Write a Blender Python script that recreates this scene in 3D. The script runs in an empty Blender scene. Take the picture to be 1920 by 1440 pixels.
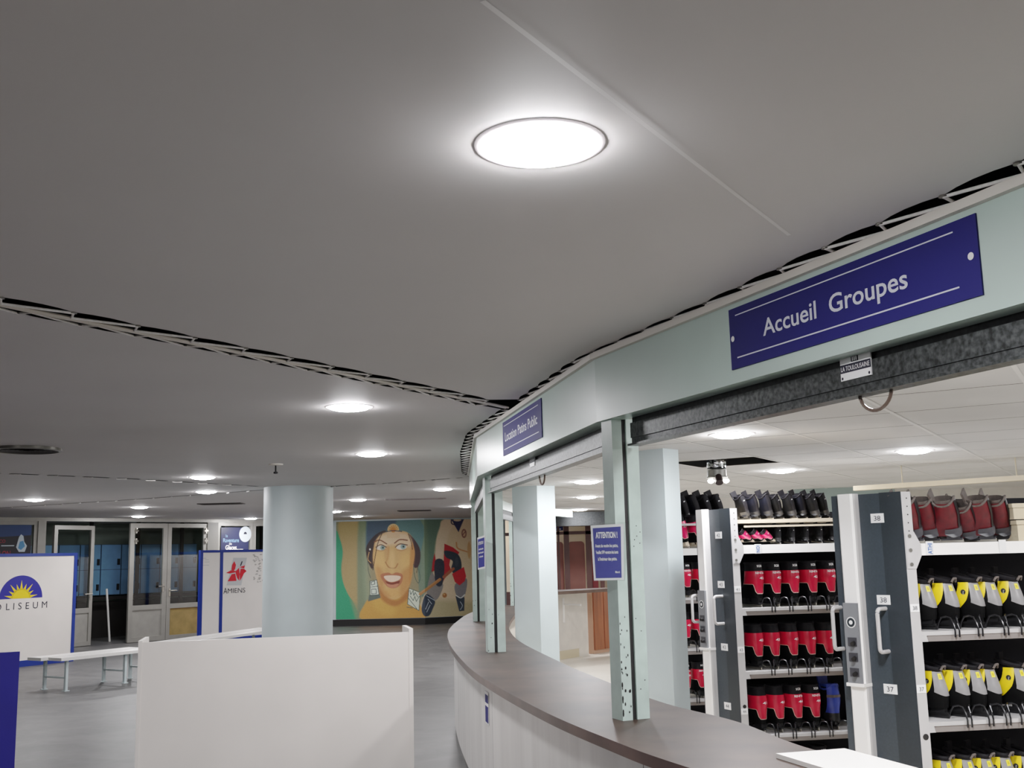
import bpy, bmesh, math, random
import numpy as np
from mathutils import Vector, Matrix
random.seed(4)
SC = bpy.context.scene
COL = SC.collection
# ------------------------------------------------------------------ camera model (pixels of the 1920x1440 frame)
FPX, YH, ROLL, CZ = 2000.0, 1040.0, 0.024, 1.645
PITCH = math.atan((YH - 720) / FPX)
RO = math.atan(ROLL)
def ray(x, y):
    u = (x - 960) / FPX; v = -(y - 720) / FPX
    c, s = math.cos(RO), math.sin(RO)
    u, v = u * c + v * s, -u * s + v * c
    cp, sp = math.cos(PITCH), math.sin(PITCH)
    return Vector((u, cp - v * sp, sp + v * cp))
EYE = Vector((0, 0, CZ))
def on_z(x, y, z):
    d = ray(x, y); return EYE + d * ((z - CZ) / d.z)
def on_y(x, y, Y):
    d = ray(x, y); return EYE + d * (Y / d.y)
def on_plane(x, y, p0, n):
    d = ray(x, y); p0 = Vector(p0); n = Vector(n)
    return EYE + d * ((p0 - EYE).dot(n) / d.dot(n))
# ------------------------------------------------------------------ materials
def lin(c):
    c = c / 255.0
    return c / 12.92 if c <= 0.04045 else ((c + 0.055) / 1.055) ** 2.4
def rgb(c): return (lin(c[0]), lin(c[1]), lin(c[2]), 1.0)
MATS = {}
def mat(name, c, rough=0.5, metal=0.0, noise=0.0, nscale=6.0, bump=0.0, c2=None, spec=0.5, stretch=None, emit=0.0, detail=4):
    if name in MATS: return MATS[name]
    m = bpy.data.materials.new(name); m.use_nodes = True
    nt = m.node_tree; b = nt.nodes['Principled BSDF']
    b.inputs['Base Color'].default_value = rgb(c)
    b.inputs['Roughness'].default_value = rough
    b.inputs['Metallic'].default_value = metal
    b.inputs['Specular IOR Level'].default_value = spec
    if emit:
        b.inputs['Emission Color'].default_value = rgb(c); b.inputs['Emission Strength'].default_value = emit
    if noise or c2 or bump:
        tc = nt.nodes.new('ShaderNodeTexCoord'); mp = nt.nodes.new('ShaderNodeMapping')
        nt.links.new(tc.outputs['Object'], mp.inputs['Vector'])
        if stretch: mp.inputs['Scale'].default_value = stretch
        n = nt.nodes.new('ShaderNodeTexNoise'); n.inputs['Scale'].default_value = nscale; n.inputs['Detail'].default_value = detail
        nt.links.new(mp.outputs['Vector'], n.inputs['Vector'])
        if noise or c2:
            r = nt.nodes.new('ShaderNodeValToRGB')
            r.color_ramp.elements[0].position = 0.3; r.color_ramp.elements[1].position = 0.72
            a = c
            bb = c2 if c2 else tuple(min(255, v * (1 + noise)) for v in c)
            if not c2: a = tuple(v * (1 - noise) for v in c)
            r.color_ramp.elements[0].color = rgb(a); r.color_ramp.elements[1].color = rgb(bb)
            nt.links.new(n.outputs['Fac'], r.inputs['Fac']); nt.links.new(r.outputs['Color'], b.inputs['Base Color'])
        if bump:
            bp = nt.nodes.new('ShaderNodeBump'); bp.inputs['Strength'].default_value = bump; bp.inputs['Distance'].default_value = 0.01
            nt.links.new(n.outputs['Fac'], bp.inputs['Height']); nt.links.new(bp.outputs['Normal'], b.inputs['Normal'])
    MATS[name] = m
    return m
def emis(name, c, s):
    if name in MATS: return MATS[name]
    m = bpy.data.materials.new(name); m.use_nodes = True; nt = m.node_tree
    nt.nodes.remove(nt.nodes['Principled BSDF'])
    e = nt.nodes.new('ShaderNodeEmission'); e.inputs['Color'].default_value = (*c, 1); e.inputs['Strength'].default_value = s
    nt.links.new(e.outputs[0], nt.nodes['Material Output'].inputs[0]); MATS[name] = m
    return m
def glassmat(name, tint, gloss=0.12):
    m = bpy.data.materials.new(name); m.use_nodes = True; nt = m.node_tree
    nt.nodes.remove(nt.nodes['Principled BSDF'])
    t = nt.nodes.new('ShaderNodeBsdfTransparent'); t.inputs[0].default_value = (*tint, 1)
    g = nt.nodes.new('ShaderNodeBsdfGlossy'); g.inputs['Roughness'].default_value = 0.03
    mx = nt.nodes.new('ShaderNodeMixShader'); mx.inputs[0].default_value = gloss
    nt.links.new(t.outputs[0], mx.inputs[1]); nt.links.new(g.outputs[0], mx.inputs[2])
    nt.links.new(mx.outputs[0], nt.nodes['Material Output'].inputs[0]); MATS[name] = m
    return m
def attrmat(name, attr, rough=0.6):
    m = bpy.data.materials.new(name); m.use_nodes = True; nt = m.node_tree; b = nt.nodes['Principled BSDF']
    a = nt.nodes.new('ShaderNodeAttribute'); a.attribute_name = attr
    nt.links.new(a.outputs['Color'], b.inputs['Base Color']); b.inputs['Roughness'].default_value = rough
    return m
def floormat():
    m = bpy.data.materials.new('hall_vinyl'); m.use_nodes = True; nt = m.node_tree; b = nt.nodes['Principled BSDF']
    tc = nt.nodes.new('ShaderNodeTexCoord')
    n1 = nt.nodes.new('ShaderNodeTexNoise'); n1.inputs['Scale'].default_value = 1.1; n1.inputs['Detail'].default_value = 6; n1.inputs['Distortion'].default_value = 2.2
    n2 = nt.nodes.new('ShaderNodeTexNoise'); n2.inputs['Scale'].default_value = 9; n2.inputs['Detail'].default_value = 8; n2.inputs['Distortion'].default_value = 1.2
    for n in (n1, n2): nt.links.new(tc.outputs['Object'], n.inputs['Vector'])
    mx = nt.nodes.new('ShaderNodeMix'); mx.data_type = 'FLOAT'; mx.inputs[0].default_value = 0.4
    nt.links.new(n1.outputs['Fac'], mx.inputs[2]); nt.links.new(n2.outputs['Fac'], mx.inputs[3])
    r = nt.nodes.new('ShaderNodeValToRGB'); r.color_ramp.elements[0].position = 0.3; r.color_ramp.elements[1].position = 0.72
    r.color_ramp.elements[0].color = rgb((66, 66, 67)); r.color_ramp.elements[1].color = rgb((108, 107, 105))
    nt.links.new(mx.outputs[0], r.inputs['Fac']); nt.links.new(r.outputs['Color'], b.inputs['Base Color'])
    r2 = nt.nodes.new('ShaderNodeMapRange'); r2.inputs[3].default_value = 0.34; r2.inputs[4].default_value = 0.55
    nt.links.new(n2.outputs['Fac'], r2.inputs[0]); nt.links.new(r2.outputs[0], b.inputs['Roughness'])
    b.inputs['Specular IOR Level'].default_value = 0.4
    return m
M_mint = mat('mint_paint', (186, 206, 198), 0.34, noise=0.03, nscale=1.5)
M_mint2 = mat('mint_post_paint', (174, 192, 185), 0.3, noise=0.05, nscale=9)
M_pale = mat('pale_blue_paint', (190, 203, 205), 0.5, noise=0.03, nscale=2)
M_ceil = mat('ceiling_membrane', (209, 206, 205), 0.62, noise=0.025, nscale=0.5, spec=0.25)
M_tile = mat('ceiling_tile', (222, 221, 219), 0.8, noise=0.03, nscale=1.0)
M_tbar = mat('tile_joint', (150, 146, 140), 0.6)
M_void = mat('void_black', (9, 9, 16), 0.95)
M_white = mat('white_laminate', (236, 230, 224), 0.38, noise=0.02, nscale=1.5)
M_whitegloss = mat('white_gloss', (224, 222, 218), 0.3)
M_offwhite = mat('off_white_wall', (222, 217, 209), 0.7, noise=0.03)
M_blue = mat('royal_blue', (28, 52, 132), 0.4)
M_bluepanel = mat('blue_panel', (36, 34, 120), 0.4, noise=0.03)
M_navy = mat('navy_sign', (40, 40, 102), 0.6, spec=0.2)
M_lett = mat('sign_lettering', (212, 215, 228), 0.5)
M_ltwhite = mat('print_white', (240, 240, 240), 0.5)
M_galv = mat('galvanised_steel', (76, 79, 79), 0.42, metal=0.75, noise=0.3, nscale=60, detail=2)
M_galvd = mat('galvanised_dark', (48, 50, 51), 0.5, metal=0.6, noise=0.2, nscale=40)
M_black = mat('black_rubber', (20, 18, 18), 0.6)
M_blk2 = mat('black_plastic', (24, 24, 26), 0.38, noise=0.12, nscale=30)
M_wire = mat('black_wire', (26, 26, 29), 0.3)
M_top = mat('worktop_brown', (38, 30, 27), 0.46, c2=(84, 69, 61), nscale=2.2, bump=0.08, detail=10, spec=0.16)
M_topedge = mat('worktop_edge', (88, 72, 66), 0.4, noise=0.12, nscale=6)
M_front = mat('counter_front_metal', (214, 210, 206), 0.33, metal=0.15, c2=(238, 235, 231), nscale=2.2, stretch=(3, 3, 0.35))
M_kick = mat('kick_plate', (98, 96, 92), 0.5, noise=0.1)
M_alu = mat('aluminium', (148, 146, 140), 0.42, metal=0.3, noise=0.03)
M_alud = mat('aluminium_grey', (150, 148, 142), 0.45, metal=0.25, noise=0.04)
M_rail = mat('ceiling_rail', (226, 220, 210), 0.5)
M_rope = mat('white_rope', (232, 229, 226), 0.7, noise=0.05, nscale=60)
M_grom = mat('eyelet', (120, 118, 112), 0.35, metal=0.7)
M_slate = mat('slate_panel', (52, 59, 65), 0.45, noise=0.05, nscale=90)
M_slate2 = mat('slate_panel_dark', (38, 44, 49), 0.45, noise=0.05, nscale=90)
M_rackw = mat('rack_white', (250, 248, 246), 0.35)
M_rackg = mat('rack_grey', (190, 188, 188), 0.45, noise=0.02)
M_shelfu = mat('shelf_under_shade', (128, 120, 116), 0.5)  # grey-brown holds the shadow on the front face below the shelf lip
M_red = mat('skate_red', (196, 22, 58), 0.3, noise=0.08, nscale=14)
M_dred = mat('skate_dark_red', (82, 8, 20), 0.45, noise=0.2, nscale=20)
M_boot = mat('boot_black', (8, 8, 9), 0.62, noise=0.3, nscale=40, spec=0.12)
M_cuff = mat('cuff_black', (24, 23, 26), 0.6, spec=0.15, noise=0.15, nscale=50)
M_pipe = mat('boot_piping', (205, 172, 158), 0.5)
M_yel = mat('skate_yellow', (238, 206, 24), 0.4, noise=0.05, nscale=20)
M_sgrey = mat('skate_grey', (140, 138, 139), 0.36, noise=0.07, nscale=14)
M_lining = mat('boot_lining', (92, 84, 80), 0.9, noise=0.1, nscale=60)
M_heelg = mat('heel_holder_grey', (62, 62, 66), 0.35)
M_steel = mat('blade_steel', (190, 186, 176), 0.25, metal=0.9)
M_cream = mat('cream_holder', (212, 196, 172), 0.45)
M_sblue = mat('skate_blue', (44, 62, 140), 0.4, noise=0.1, nscale=20)
M_beige = mat('beige_plastic', (206, 192, 164), 0.5)
M_intfloor = mat('beige_floor', (214, 208, 196), 0.4, noise=0.03, nscale=3)
M_brown = mat('brown_door', (150, 86, 58), 0.45, noise=0.12, nscale=3, stretch=(6, 6, 0.6))
M_rose = mat('rose_brown_panel', (132, 82, 72), 0.5, noise=0.06, nscale=3)
M_dkbrown = mat('dark_brown_frame', (70, 40, 36), 0.45)
M_teal = mat('teal_wall', (150, 166, 162), 0.6)
M_silver = mat('foil_duct', (225, 225, 225), 0.16, metal=1.0, bump=1.0, nscale=30)
M_locker = mat('locker_blue', (120, 165, 205), 0.45, noise=0.03)
M_dark = mat('dark_room', (34, 30, 28), 0.7, noise=0.1)
M_ochre = mat('ochre_wall', (140, 116, 72), 0.7, noise=0.1)
M_redink = mat('red_ink', (206, 24, 42), 0.5)
M_gpaper = mat('grey_paper', (190, 192, 194), 0.6)
M_ink = mat('dark_ink', (28, 28, 44), 0.5)
M_sunyel = mat('sun_yellow', (244, 212, 30), 0.5)
M_logoblue = mat('logo_blue', (38, 38, 140), 0.45)
M_glass = glassmat('door_glass', (0.72, 0.78, 0.77), 0.10)
M_sleeve = glassmat('plastic_sleeve', (0.93, 0.95, 0.95), 0.16)
M_lamp = emis('lamp_diffuser', (0.985, 0.965, 0.99), 108.0)
M_lampi = emis('lamp_diffuser_rental', (0.965, 0.965, 1.0), 125.0)
M_trimglow = mat('lamp_trim_glow', (236, 228, 232), 0.4, emit=0.25)  # weak emission stands in for diffuser light falling on the ring
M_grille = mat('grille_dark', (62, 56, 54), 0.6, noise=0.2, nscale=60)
# ------------------------------------------------------------------ mesh builder
class MB:
    def __init__(s): s.v = []; s.f = []; s.m = []
    def add(s, vs, fs, mi=0):
        o = len(s.v); s.v += [Vector(p) for p in vs]
        for f in fs: s.f.append(tuple(i + o for i in f)); s.m.append(mi)
        return s
    def box(s, lo, hi, mi=0, M=None):
        x0, y0, z0 = lo; x1, y1, z1 = hi
        vs = [Vector(p) for p in ((x0,y0,z0),(x1,y0,z0),(x1,y1,z0),(x0,y1,z0),(x0,y0,z1),(x1,y0,z1),(x1,y1,z1),(x0,y1,z1))]
        if M is not None: vs = [M @ p for p in vs]
        return s.add(vs, [(0,3,2,1),(4,5,6,7),(0,1,5,4),(1,2,6,5),(2,3,7,6),(3,0,4,7)], mi)
    def prism(s, poly, z0, z1, mi=0, mtop=None):
        n = len(poly)
        s.add([(p[0],p[1],z0) for p in poly], [tuple(range(n))[::-1]], mi)
        s.add([(p[0],p[1],z1) for p in poly], [tuple(range(n))], mi if mtop is None else mtop)
        vs = [(p[0],p[1],z0) for p in poly] + [(p[0],p[1],z1) for p in poly]
        return s.add(vs, [(i,(i+1)%n,n+(i+1)%n,n+i) for i in range(n)], mi)
    def tube(s, path, r, mi=0, k=8, cap=True):
        path = [Vector(p) for p in path]; n = len(path); vs = []
        up = Vector((0.13, 0.21, 0.97))
        for i, p in enumerate(path):
            t = (path[min(i+1,n-1)] - path[max(i-1,0)]).normalized()
            a = t.cross(up)
            if a.length < 0.05: a = t.cross(Vector((1,0,0)))
            a.normalize(); b = t.cross(a)
            for j in range(k):
                w = 2*math.pi*j/k
                vs.append(p + (a*math.cos(w) + b*math.sin(w))*r)
        fs = [(i*k+j, i*k+(j+1)%k, (i+1)*k+(j+1)%k, (i+1)*k+j) for i in range(n-1) for j in range(k)]
        if cap: fs += [tuple(range(k))[::-1], tuple(range((n-1)*k, n*k))]
        return s.add(vs, fs, mi)
    def lathe(s, prof, c=(0,0,0), k=32, mi=0, capb=True, capt=True):
        vs = []
        for r, z in prof:
            for j in range(k):
                w = 2*math.pi*j/k; vs.append((c[0]+r*math.cos(w), c[1]+r*math.sin(w), c[2]+z))
        n = len(prof)
        fs = [(i*k+j, i*k+(j+1)%k, (i+1)*k+(j+1)%k, (i+1)*k+j) for i in range(n-1) for j in range(k)]
        if capb: fs.append(tuple(range(k))[::-1])
        if capt: fs.append(tuple(range((n-1)*k, n*k)))
        return s.add(vs, fs, mi)
    def poly(s, pts, mi=0): return s.add(pts, [tuple(range(len(pts)))], mi)
class Fr:     # a flat frame to draw on: origin, right, up, out
    def __init__(s, o, u, v):
        s.o = Vector(o); s.u = Vector(u).normalized(); s.v = Vector(v).normalized(); s.n = s.u.cross(s.v).normalized()
    def p(s, a, b, c=0.0): return s.o + s.u*a + s.v*b + s.n*c
    def mat(s):
        return Matrix(((s.u.x,s.v.x,s.n.x,s.o.x),(s.u.y,s.v.y,s.n.y,s.o.y),(s.u.z,s.v.z,s.n.z,s.o.z),(0,0,0,1)))
def fbox(mb, fr, a0, a1, b0, b1, c0, c1, mi=0): return mb.box((a0,b0,c0),(a1,b1,c1), mi, fr.mat())
def fpoly(mb, fr, pts, c, mi=0): return mb.poly([fr.p(a,b,c) for a,b in pts], mi)
def fdisc(mb, fr, a, b, r, c, mi=0, k=20, rb=None):
    rb = rb or r
    return mb.poly([fr.p(a+r*math.cos(2*math.pi*i/k), b+rb*math.sin(2*math.pi*i/k), c) for i in range(k)], mi)
_tc = {}
def glyphs(body, bold=0.0, shear=0.0):
    key = (body, bold, shear)
    if key in _tc: return _tc[key]
    cu = bpy.data.curves.new('t', 'FONT'); cu.body = body; cu.offset = bold; cu.shear = shear; cu.resolution_u = 4
    o = bpy.data.objects.new('t', cu); COL.objects.link(o)
    me = bpy.data.meshes.new_from_object(o.evaluated_get(bpy.context.evaluated_depsgraph_get()))
    vs = [(v.co.x, v.co.y) for v in me.vertices]; fs = [tuple(p.vertices) for p in me.polygons]
    bpy.data.objects.remove(o); bpy.data.curves.remove(cu); bpy.data.meshes.remove(me)
    xs = [v[0] for v in vs]; ys = [v[1] for v in vs]
    _tc[key] = (vs, fs, min(xs), max(xs), min(ys), max(ys))
    return _tc[key]
def ftext(mb, fr, body, a, b, w=None, h=None, c=0.0, mi=0, bold=0.0, shear=0.0, align='c'):
    vs, fs, x0, x1, y0, y1 = glyphs(body, bold, shear)
    H = 0.72   # cap height of the built-in face
    sy = h / H if h else w / (x1-x0)
    sx = w / (x1-x0) if w else sy
    off = {'c': (x0+x1)/2, 'l': x0, 'r': x1}[align]
    mb.add([fr.p(a + (x-off)*sx, b + y*sy, c) for x, y in vs], fs, mi)
def link(name, mb, mats, parent=None, world=True, smooth=False, tri=False):
    me = bpy.data.meshes.new(name)
    vs = mb.v
    if parent is not None and world:
        inv = WM[parent.name].inverted(); vs = [inv @ p for p in vs]
    me.from_pydata([tuple(p) for p in vs], [], mb.f)
    if not isinstance(mats, (list, tuple)): mats = [mats]
    for m in mats: me.materials.append(m)
    for p, mi in zip(me.polygons, mb.m):
        p.material_index = mi; p.use_smooth = smooth
    me.update()
    o = bpy.data.objects.new(name, me); COL.objects.link(o)
    if parent is not None: o.parent = parent
    WM[o.name] = WM[parent.name] if parent is not None else Matrix.Identity(4)
    if smooth: 
        try: me.set_sharp_from_angle(angle=math.radians(38))
        except Exception: pass
    return o
WM = {}
def tag(o, label, cat, group=None):
    o['label'] = label; o['category'] = cat
    if group: o['group'] = group
    return o
def thing(name, label, cat, loc, rotz=0.0, group=None):
    o = bpy.data.objects.new(name, None); COL.objects.link(o); o.empty_display_size = 0.1
    o.location = loc; o.rotation_euler = (0,0,rotz)
    WM[o.name] = Matrix.Translation(Vector(loc)) @ Matrix.Rotation(rotz, 4, 'Z')
    return tag(o, label, cat, group)
def struct(name, mb, mats, parent=None, smooth=False):
    o = link(name, mb, mats, parent, True, smooth)
    if parent is None: o['kind'] = 'structure'
    return o
def dup(root, label, loc, rot, scale=1.0, group=None):
    r = root.copy(); COL.objects.link(r); r['label'] = label
    if group: r['group'] = group
    r.location = loc; r.rotation_euler = rot; r.scale = (scale,)*3
    for ch in list(root.children):
        c = ch.copy(); COL.objects.link(c); c.parent = r
        for g in list(ch.children):
            d = g.copy(); COL.objects.link(d); d.parent = c
    return r
def catmull(pts, n):
    pts = [Vector(p) for p in pts]; P = [pts[0]*2-pts[1]] + pts + [pts[-1]*2-pts[-2]]; out = []
    for i in range(1, len(P)-2):
        for j in range(n):
            t = j/n
            out.append(0.5*((2*P[i]) + (P[i+1]-P[i-1])*t + (2*P[i-1]-5*P[i]+4*P[i+1]-P[i+2])*t*t + (3*P[i]-P[i-1]-3*P[i+1]+P[i+2])*t**3))
    out.append(pts[-1]); return out
def closed(pts, n):
    pts = [Vector(p) for p in pts]; N = len(pts); out = []
    for i in range(N):
        p0,p1,p2,p3 = pts[i-1],pts[i],pts[(i+1)%N],pts[(i+2)%N]
        for j in range(n):
            t = j/n
            out.append(0.5*((2*p1)+(p2-p0)*t+(2*p0-5*p1+4*p2-p3)*t*t+(3*p1-p0-3*p2+p3)*t**3))
    return out
def resample(pts, step):
    pts = [Vector(p) for p in pts]; out = [pts[0].copy()]; acc = 0.0
    for a, b in zip(pts, pts[1:]):
        L = (b-a).length; pos = 0.0
        while acc + (L-pos) >= step:
            pos += step-acc; acc = 0.0; out.append(a.lerp(b, pos/L))
        acc += L-pos
    return out
def offset2(pts, d):   # to the left of travel for d > 0
    pts = [Vector((p[0], p[1])) for p in pts]; out = []
    for i, p in enumerate(pts):
        t = (pts[min(i+1,len(pts)-1)] - pts[max(i-1,0)]).normalized()
        out.append(p + Vector((-t.y, t.x))*d)
    return out
ZC, ZI, ZT = 2.6, 2.38, 0.90        # hall ceiling, rental room ceiling, worktop
# ================================================================== SHELL
FAS = [Vector(p) for p in ((2.55,-0.33),(0.40,5.05),(-0.29,8.4),(-0.52,12.4),(-0.10,16.2),(0.9,18.6))]
mb = MB(); mb.poly([(-14,-6,0),(3,-6,0),(1.5,2,0),(0.55,5.0,0),(-0.1,8.4,0),(-0.35,12.4,0),(0.1,16.3,0),(1.0,18.6,0),(1.5,32,0),(-14,32,0)])
struct('floor', mb, floormat())
mb = MB(); mb.poly([(3,-6,0),(12,-6,0),(12,32,0),(1.5,32,0),(1.0,18.6,0),(0.1,16.3,0),(-0.35,12.4,0),(-0.1,8.4,0),(0.55,5.0,0),(1.5,2,0)])
struct('floor_rental', mb, M_intfloor)
mb = MB(); mb.poly([(-14,-6,3.0),(-14,32,3.0),(12,32,3.0),(12,-6,3.0)]); struct('roof_slab', mb, M_void)
for nm, pts, m in (('wall_left', [(-14,-6),(-14,17)], M_offwhite), ('wall_front', [(-14,-6),(12,-6)], M_offwhite), ('wall_right', [(9.5,-6),(9.5,32)], M_offwhite)):
    mb = MB(); (x0,y0),(x1,y1) = pts
    mb.poly([(x0,y0,0),(x1,y1,0),(x1,y1,3),(x0,y0,3)]); struct(nm, mb, m)
# --- laced membrane ceiling: two sheets, with scalloped laced edges
SEAM = [Vector(p) for p in ((-6.5,-3.97),(-4.18,-0.10),(-1.875,3.80),(-1.195,4.925),(-0.29,6.47),(-0.03,6.93))]
def edge_scallop(path, pitch, sag):     # eyelets every pitch along path; the cloth edge sags away to the left between them
    g = resample(path, pitch); out = []
    for i in range(len(g)-1):
        a, b = g[i], g[i+1]; t = (b-a).normalized(); n = Vector((-t.y, t.x))
        out += [a, a.lerp(b,0.25)+n*sag*0.75, a.lerp(b,0.5)+n*sag, a.lerp(b,0.75)+n*sag*0.75]
    out.append(g[-1]); return out, g
near_seam = offset2(SEAM, -0.085)              # the near sheet's edge, right of travel
far_seam = offset2(SEAM, 0.080)
CE = [Vector(p) for p in ((2.45,-0.33),(1.30,2.60),(1.02,3.33),(0.775,4.05),(0.33,5.22),(0.05,6.55),(0.0,6.80))]
CE2 = [Vector(p) for p in ((-0.07,7.02),(-0.36,8.38),(-0.49,9.9),(-0.60,12.4),(-0.50,13.6),(-0.19,16.2),(0.75,18.7))]
s1, g1 = edge_scallop(near_seam[:-1] + [Vector((-0.06,6.80))], 0.30, -0.022)
s2, g2 = edge_scallop(far_seam[:-1] + [Vector((-0.13,6.99))], 0.27, 0.022)
c1, gc1 = edge_scallop(CE, 0.262, 0.020)
c2, gc2 = edge_scallop(CE2, 0.25, 0.012)
def cloth(name, poly):
    bm = bmesh.new(); vs = [bm.verts.new((p[0],p[1],ZC)) for p in poly]; f = bm.faces.new(vs)
    bmesh.ops.triangulate(bm, faces=[f])
    for f in bm.faces:
        if f.normal.z > 0: f.normal_flip()
    me = bpy.data.meshes.new(name); bm.to_mesh(me); bm.free(); me.materials.append(M_ceil)
    o = bpy.data.objects.new(name, me); COL.objects.link(o); o['kind'] = 'structure'; WM[o.name] = Matrix.Identity(4)
# the near sheet lies right of the seam, the far one left of it
cloth('ceiling', s1 + c1[::-1] + [Vector((2.5,-6)), Vector((-6.5,-6))])
cloth('ceiling_far', s2 + c2 + [Vector((1.0,32)), Vector((-14,32)), Vector((-14,-6)), Vector((-6.7,-6))])
# weld line in the near sheet
mb = MB(); a = on_z(905,0,ZC); b = on_z(1480,440,ZC); t = (b-a).normalized(); n = Vector((-t.y,t.x,0))*0.006
mb.poly([a-n-Vector((0,0,.002)), b-n-Vector((0,0,.002)), b+n-Vector((0,0,.002)), a+n-Vector((0,0,.002))])
struct('trim_1', mb, mat('weld_line', (232,230,229), 0.5))
def rope(mb, gs, rail, skip, r=0.005):
    path = []
    for i, g in enumerate(gs):
        if skip(g): continue
        d = min(range(len(rail)), key=lambda k: (rail[k]-g).length); q = rail[d]
        nx = gs[min(i+1, len(gs)-1)] - gs[max(i-1,0)]; t = nx.normalized()
        path.append(Vector((g.x, g.y, ZC-0.004))); path.append(Vector((q.x+t.x*0.03, q.y+t.y*0.03, ZC-0.006)))
    for a, b in zip(path, path[1:]): mb.tube([a, b], r, k=6)
def eyelets(mb, gs, skip):
    for g in gs:
        if not skip(g): mb.lathe([(0.013,0),(0.013,0.004),(0.007,0.005)], (g.x,g.y,ZC-0.006), 10, 1)
far_off = lambda g: g.y < 1.5
seam_t = thing('laced_ceiling_seam', 'pair of pale metal rails with white rope lacing two ceiling sheets together', 'ceiling seam', (-1.2,5.0,ZC))
mb = MB(); fine = resample(catmull([SEAM[1].to_3d(), SEAM[2].to_3d(), SEAM[3].to_3d(), SEAM[4].to_3d(), SEAM[5].to_3d()], 12), 0.05)
for off, z in ((-0.010,-0.004),(0.010,-0.004)):
    q = offset2(fine, off); mb.tube([(p.x,p.y,ZC+z) for p in q], 0.007, k=6)
link('rail', mb, M_rail, seam_t)
sfine = [Vector((p.x,p.y)) for p in fine]
mb = MB(); rope(mb, g1, offset2(sfine,-0.018), far_off); eyelets(mb, g1, far_off); link('rope', mb, [M_rope,M_grom], seam_t)
mb = MB(); rope(mb, g2, offset2(sfine,0.018), far_off); eyelets(mb, g2, far_off); link('rope', mb, [M_rope,M_grom], seam_t)
FASR = resample([p for p in FAS], 0.04); FASR = [Vector((p.x,p.y)) for p in FASR]
lace_t = thing('ceiling_edge_lacing', 'white rope zigzag lacing the near ceiling sheet to the mint fascia', 'rope lacing', (0.9,3.9,ZC))
mb = MB(); rope(mb, gc1, FASR, lambda g: g.y < 1.8); eyelets(mb, gc1, lambda g: g.y < 1.8); link('rope', mb, [M_rope,M_grom], lace_t)
lace_t = thing('ceiling_edge_lacing', 'dense white rope lacing beyond the seam corner, along the far fascia', 'rope lacing', (-0.4,9.9,ZC))
mb = MB(); rope(mb, gc2, FASR, lambda g: g.y > 14.5, 0.0042); eyelets(mb, gc2, lambda g: g.y > 14.5); link('rope', mb, [M_rope,M_grom], lace_t)
# far seams: dark slits with short rope stitches
def far_seam_obj(pts, w, label, dash, lo):
    t = thing('stitched_ceiling_seam', label, 'ceiling seam', (pts[0].x, pts[0].y, ZC))
    mb = MB(); r = resample([p.to_3d() for p in pts], 0.1)
    l = offset2(r, w/2); rr = offset2(r, -w/2)
    for i in range(len(r)-1):
        if (i % 4) == 3 and dash: continue
        mb.poly([(l[i].x,l[i].y,ZC-.003),(l[i+1].x,l[i+1].y,ZC-.003),(rr[i+1].x,rr[i+1].y,ZC-.003),(rr[i].x,rr[i].y,ZC-.003)])
    link('slit', mb, M_void if lo else mat('faint_slit', (96,92,92), 0.8), t)
    mb = MB()
    for i in range(0, len(r)-3, 4):
        mb.tube([(l[i].x,l[i].y,ZC-.008),(rr[i+1].x,rr[i+1].y,ZC-.008)], 0.006, k=5)
    link('rope', mb, M_rope, t)
V2 = lambda x, y: Vector((x, y))
far_seam_obj([V2(-6.6,9.6), V2(-5.29,10.97), V2(-4.37,12.07), V2(-3.3,13.9)], 0.05, 'thin stitched ceiling seam running left from the round column', True, True)
far_seam_obj([V2(-2.45,14.2), V2(-1.55,13.8), V2(-0.62,13.15)], 0.05, 'thin stitched ceiling seam from the round column to the fascia', True, True)
far_seam_obj([V2(-3.3,14.5), V2(-5.6,16.0), V2(-8.6,17.6)], 0.05, 'faint ceiling seam rising from the far left towards the column', False, False)
# --- rental room ceiling tiles, turned 30 degrees, one tile missing
T = 0.74; ca, sa = math.cos(math.radians(30)), math.sin(math.radians(30))
U = Vector((ca,-sa)); W = Vector((sa,ca)); UO = -2.105*0.8855 % T; WO = 7.01*0.8855 % T
hole = None
hc = V2(1.78, 9.05); hi, hj = math.floor((hc.dot(U)-UO)/T), math.floor((hc.dot(W)-WO)/T)
bm = bmesh.new()
def clip(bm):
    for a, b in zip(FAS, FAS[1:]):
        t = (b-a).normalized(); n = Vector((t.y,-t.x,0)); p = a.to_3d() + n*0.10
        bmesh.ops.bisect_plane(bm, geom=bm.verts[:]+bm.edges[:]+bm.faces[:], plane_co=p, plane_no=-n, clear_outer=True)
g = 0.006
for i in range(-30, 30):
    for j in range(-12, 45):
        c = U*(UO+(i+.5)*T) + W*(WO+(j+.5)*T)
        if c.x > 9.6 or c.x < -1.5 or c.y < -2 or c.y > 23 or (i, j) == (hi, hj): continue
        q = [U*(UO+(i+a)*T+s*g) + W*(WO+(j+b)*T+r*g) for a,b,s,r in ((0,0,1,1),(0,1,1,-1),(1,1,-1,-1),(1,0,-1,1))]
        bm.faces.new([bm.verts.new((p.x,p.y,ZI)) for p in q])
clip(bm); me = bpy.data.meshes.new('ceiling_rental'); bm.to_mesh(me); bm.free(); me.materials.append(M_tile)
o = bpy.data.objects.new('ceiling_rental', me); COL.objects.link(o); o['kind'] = 'structure'
bm = bmesh.new()
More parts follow.
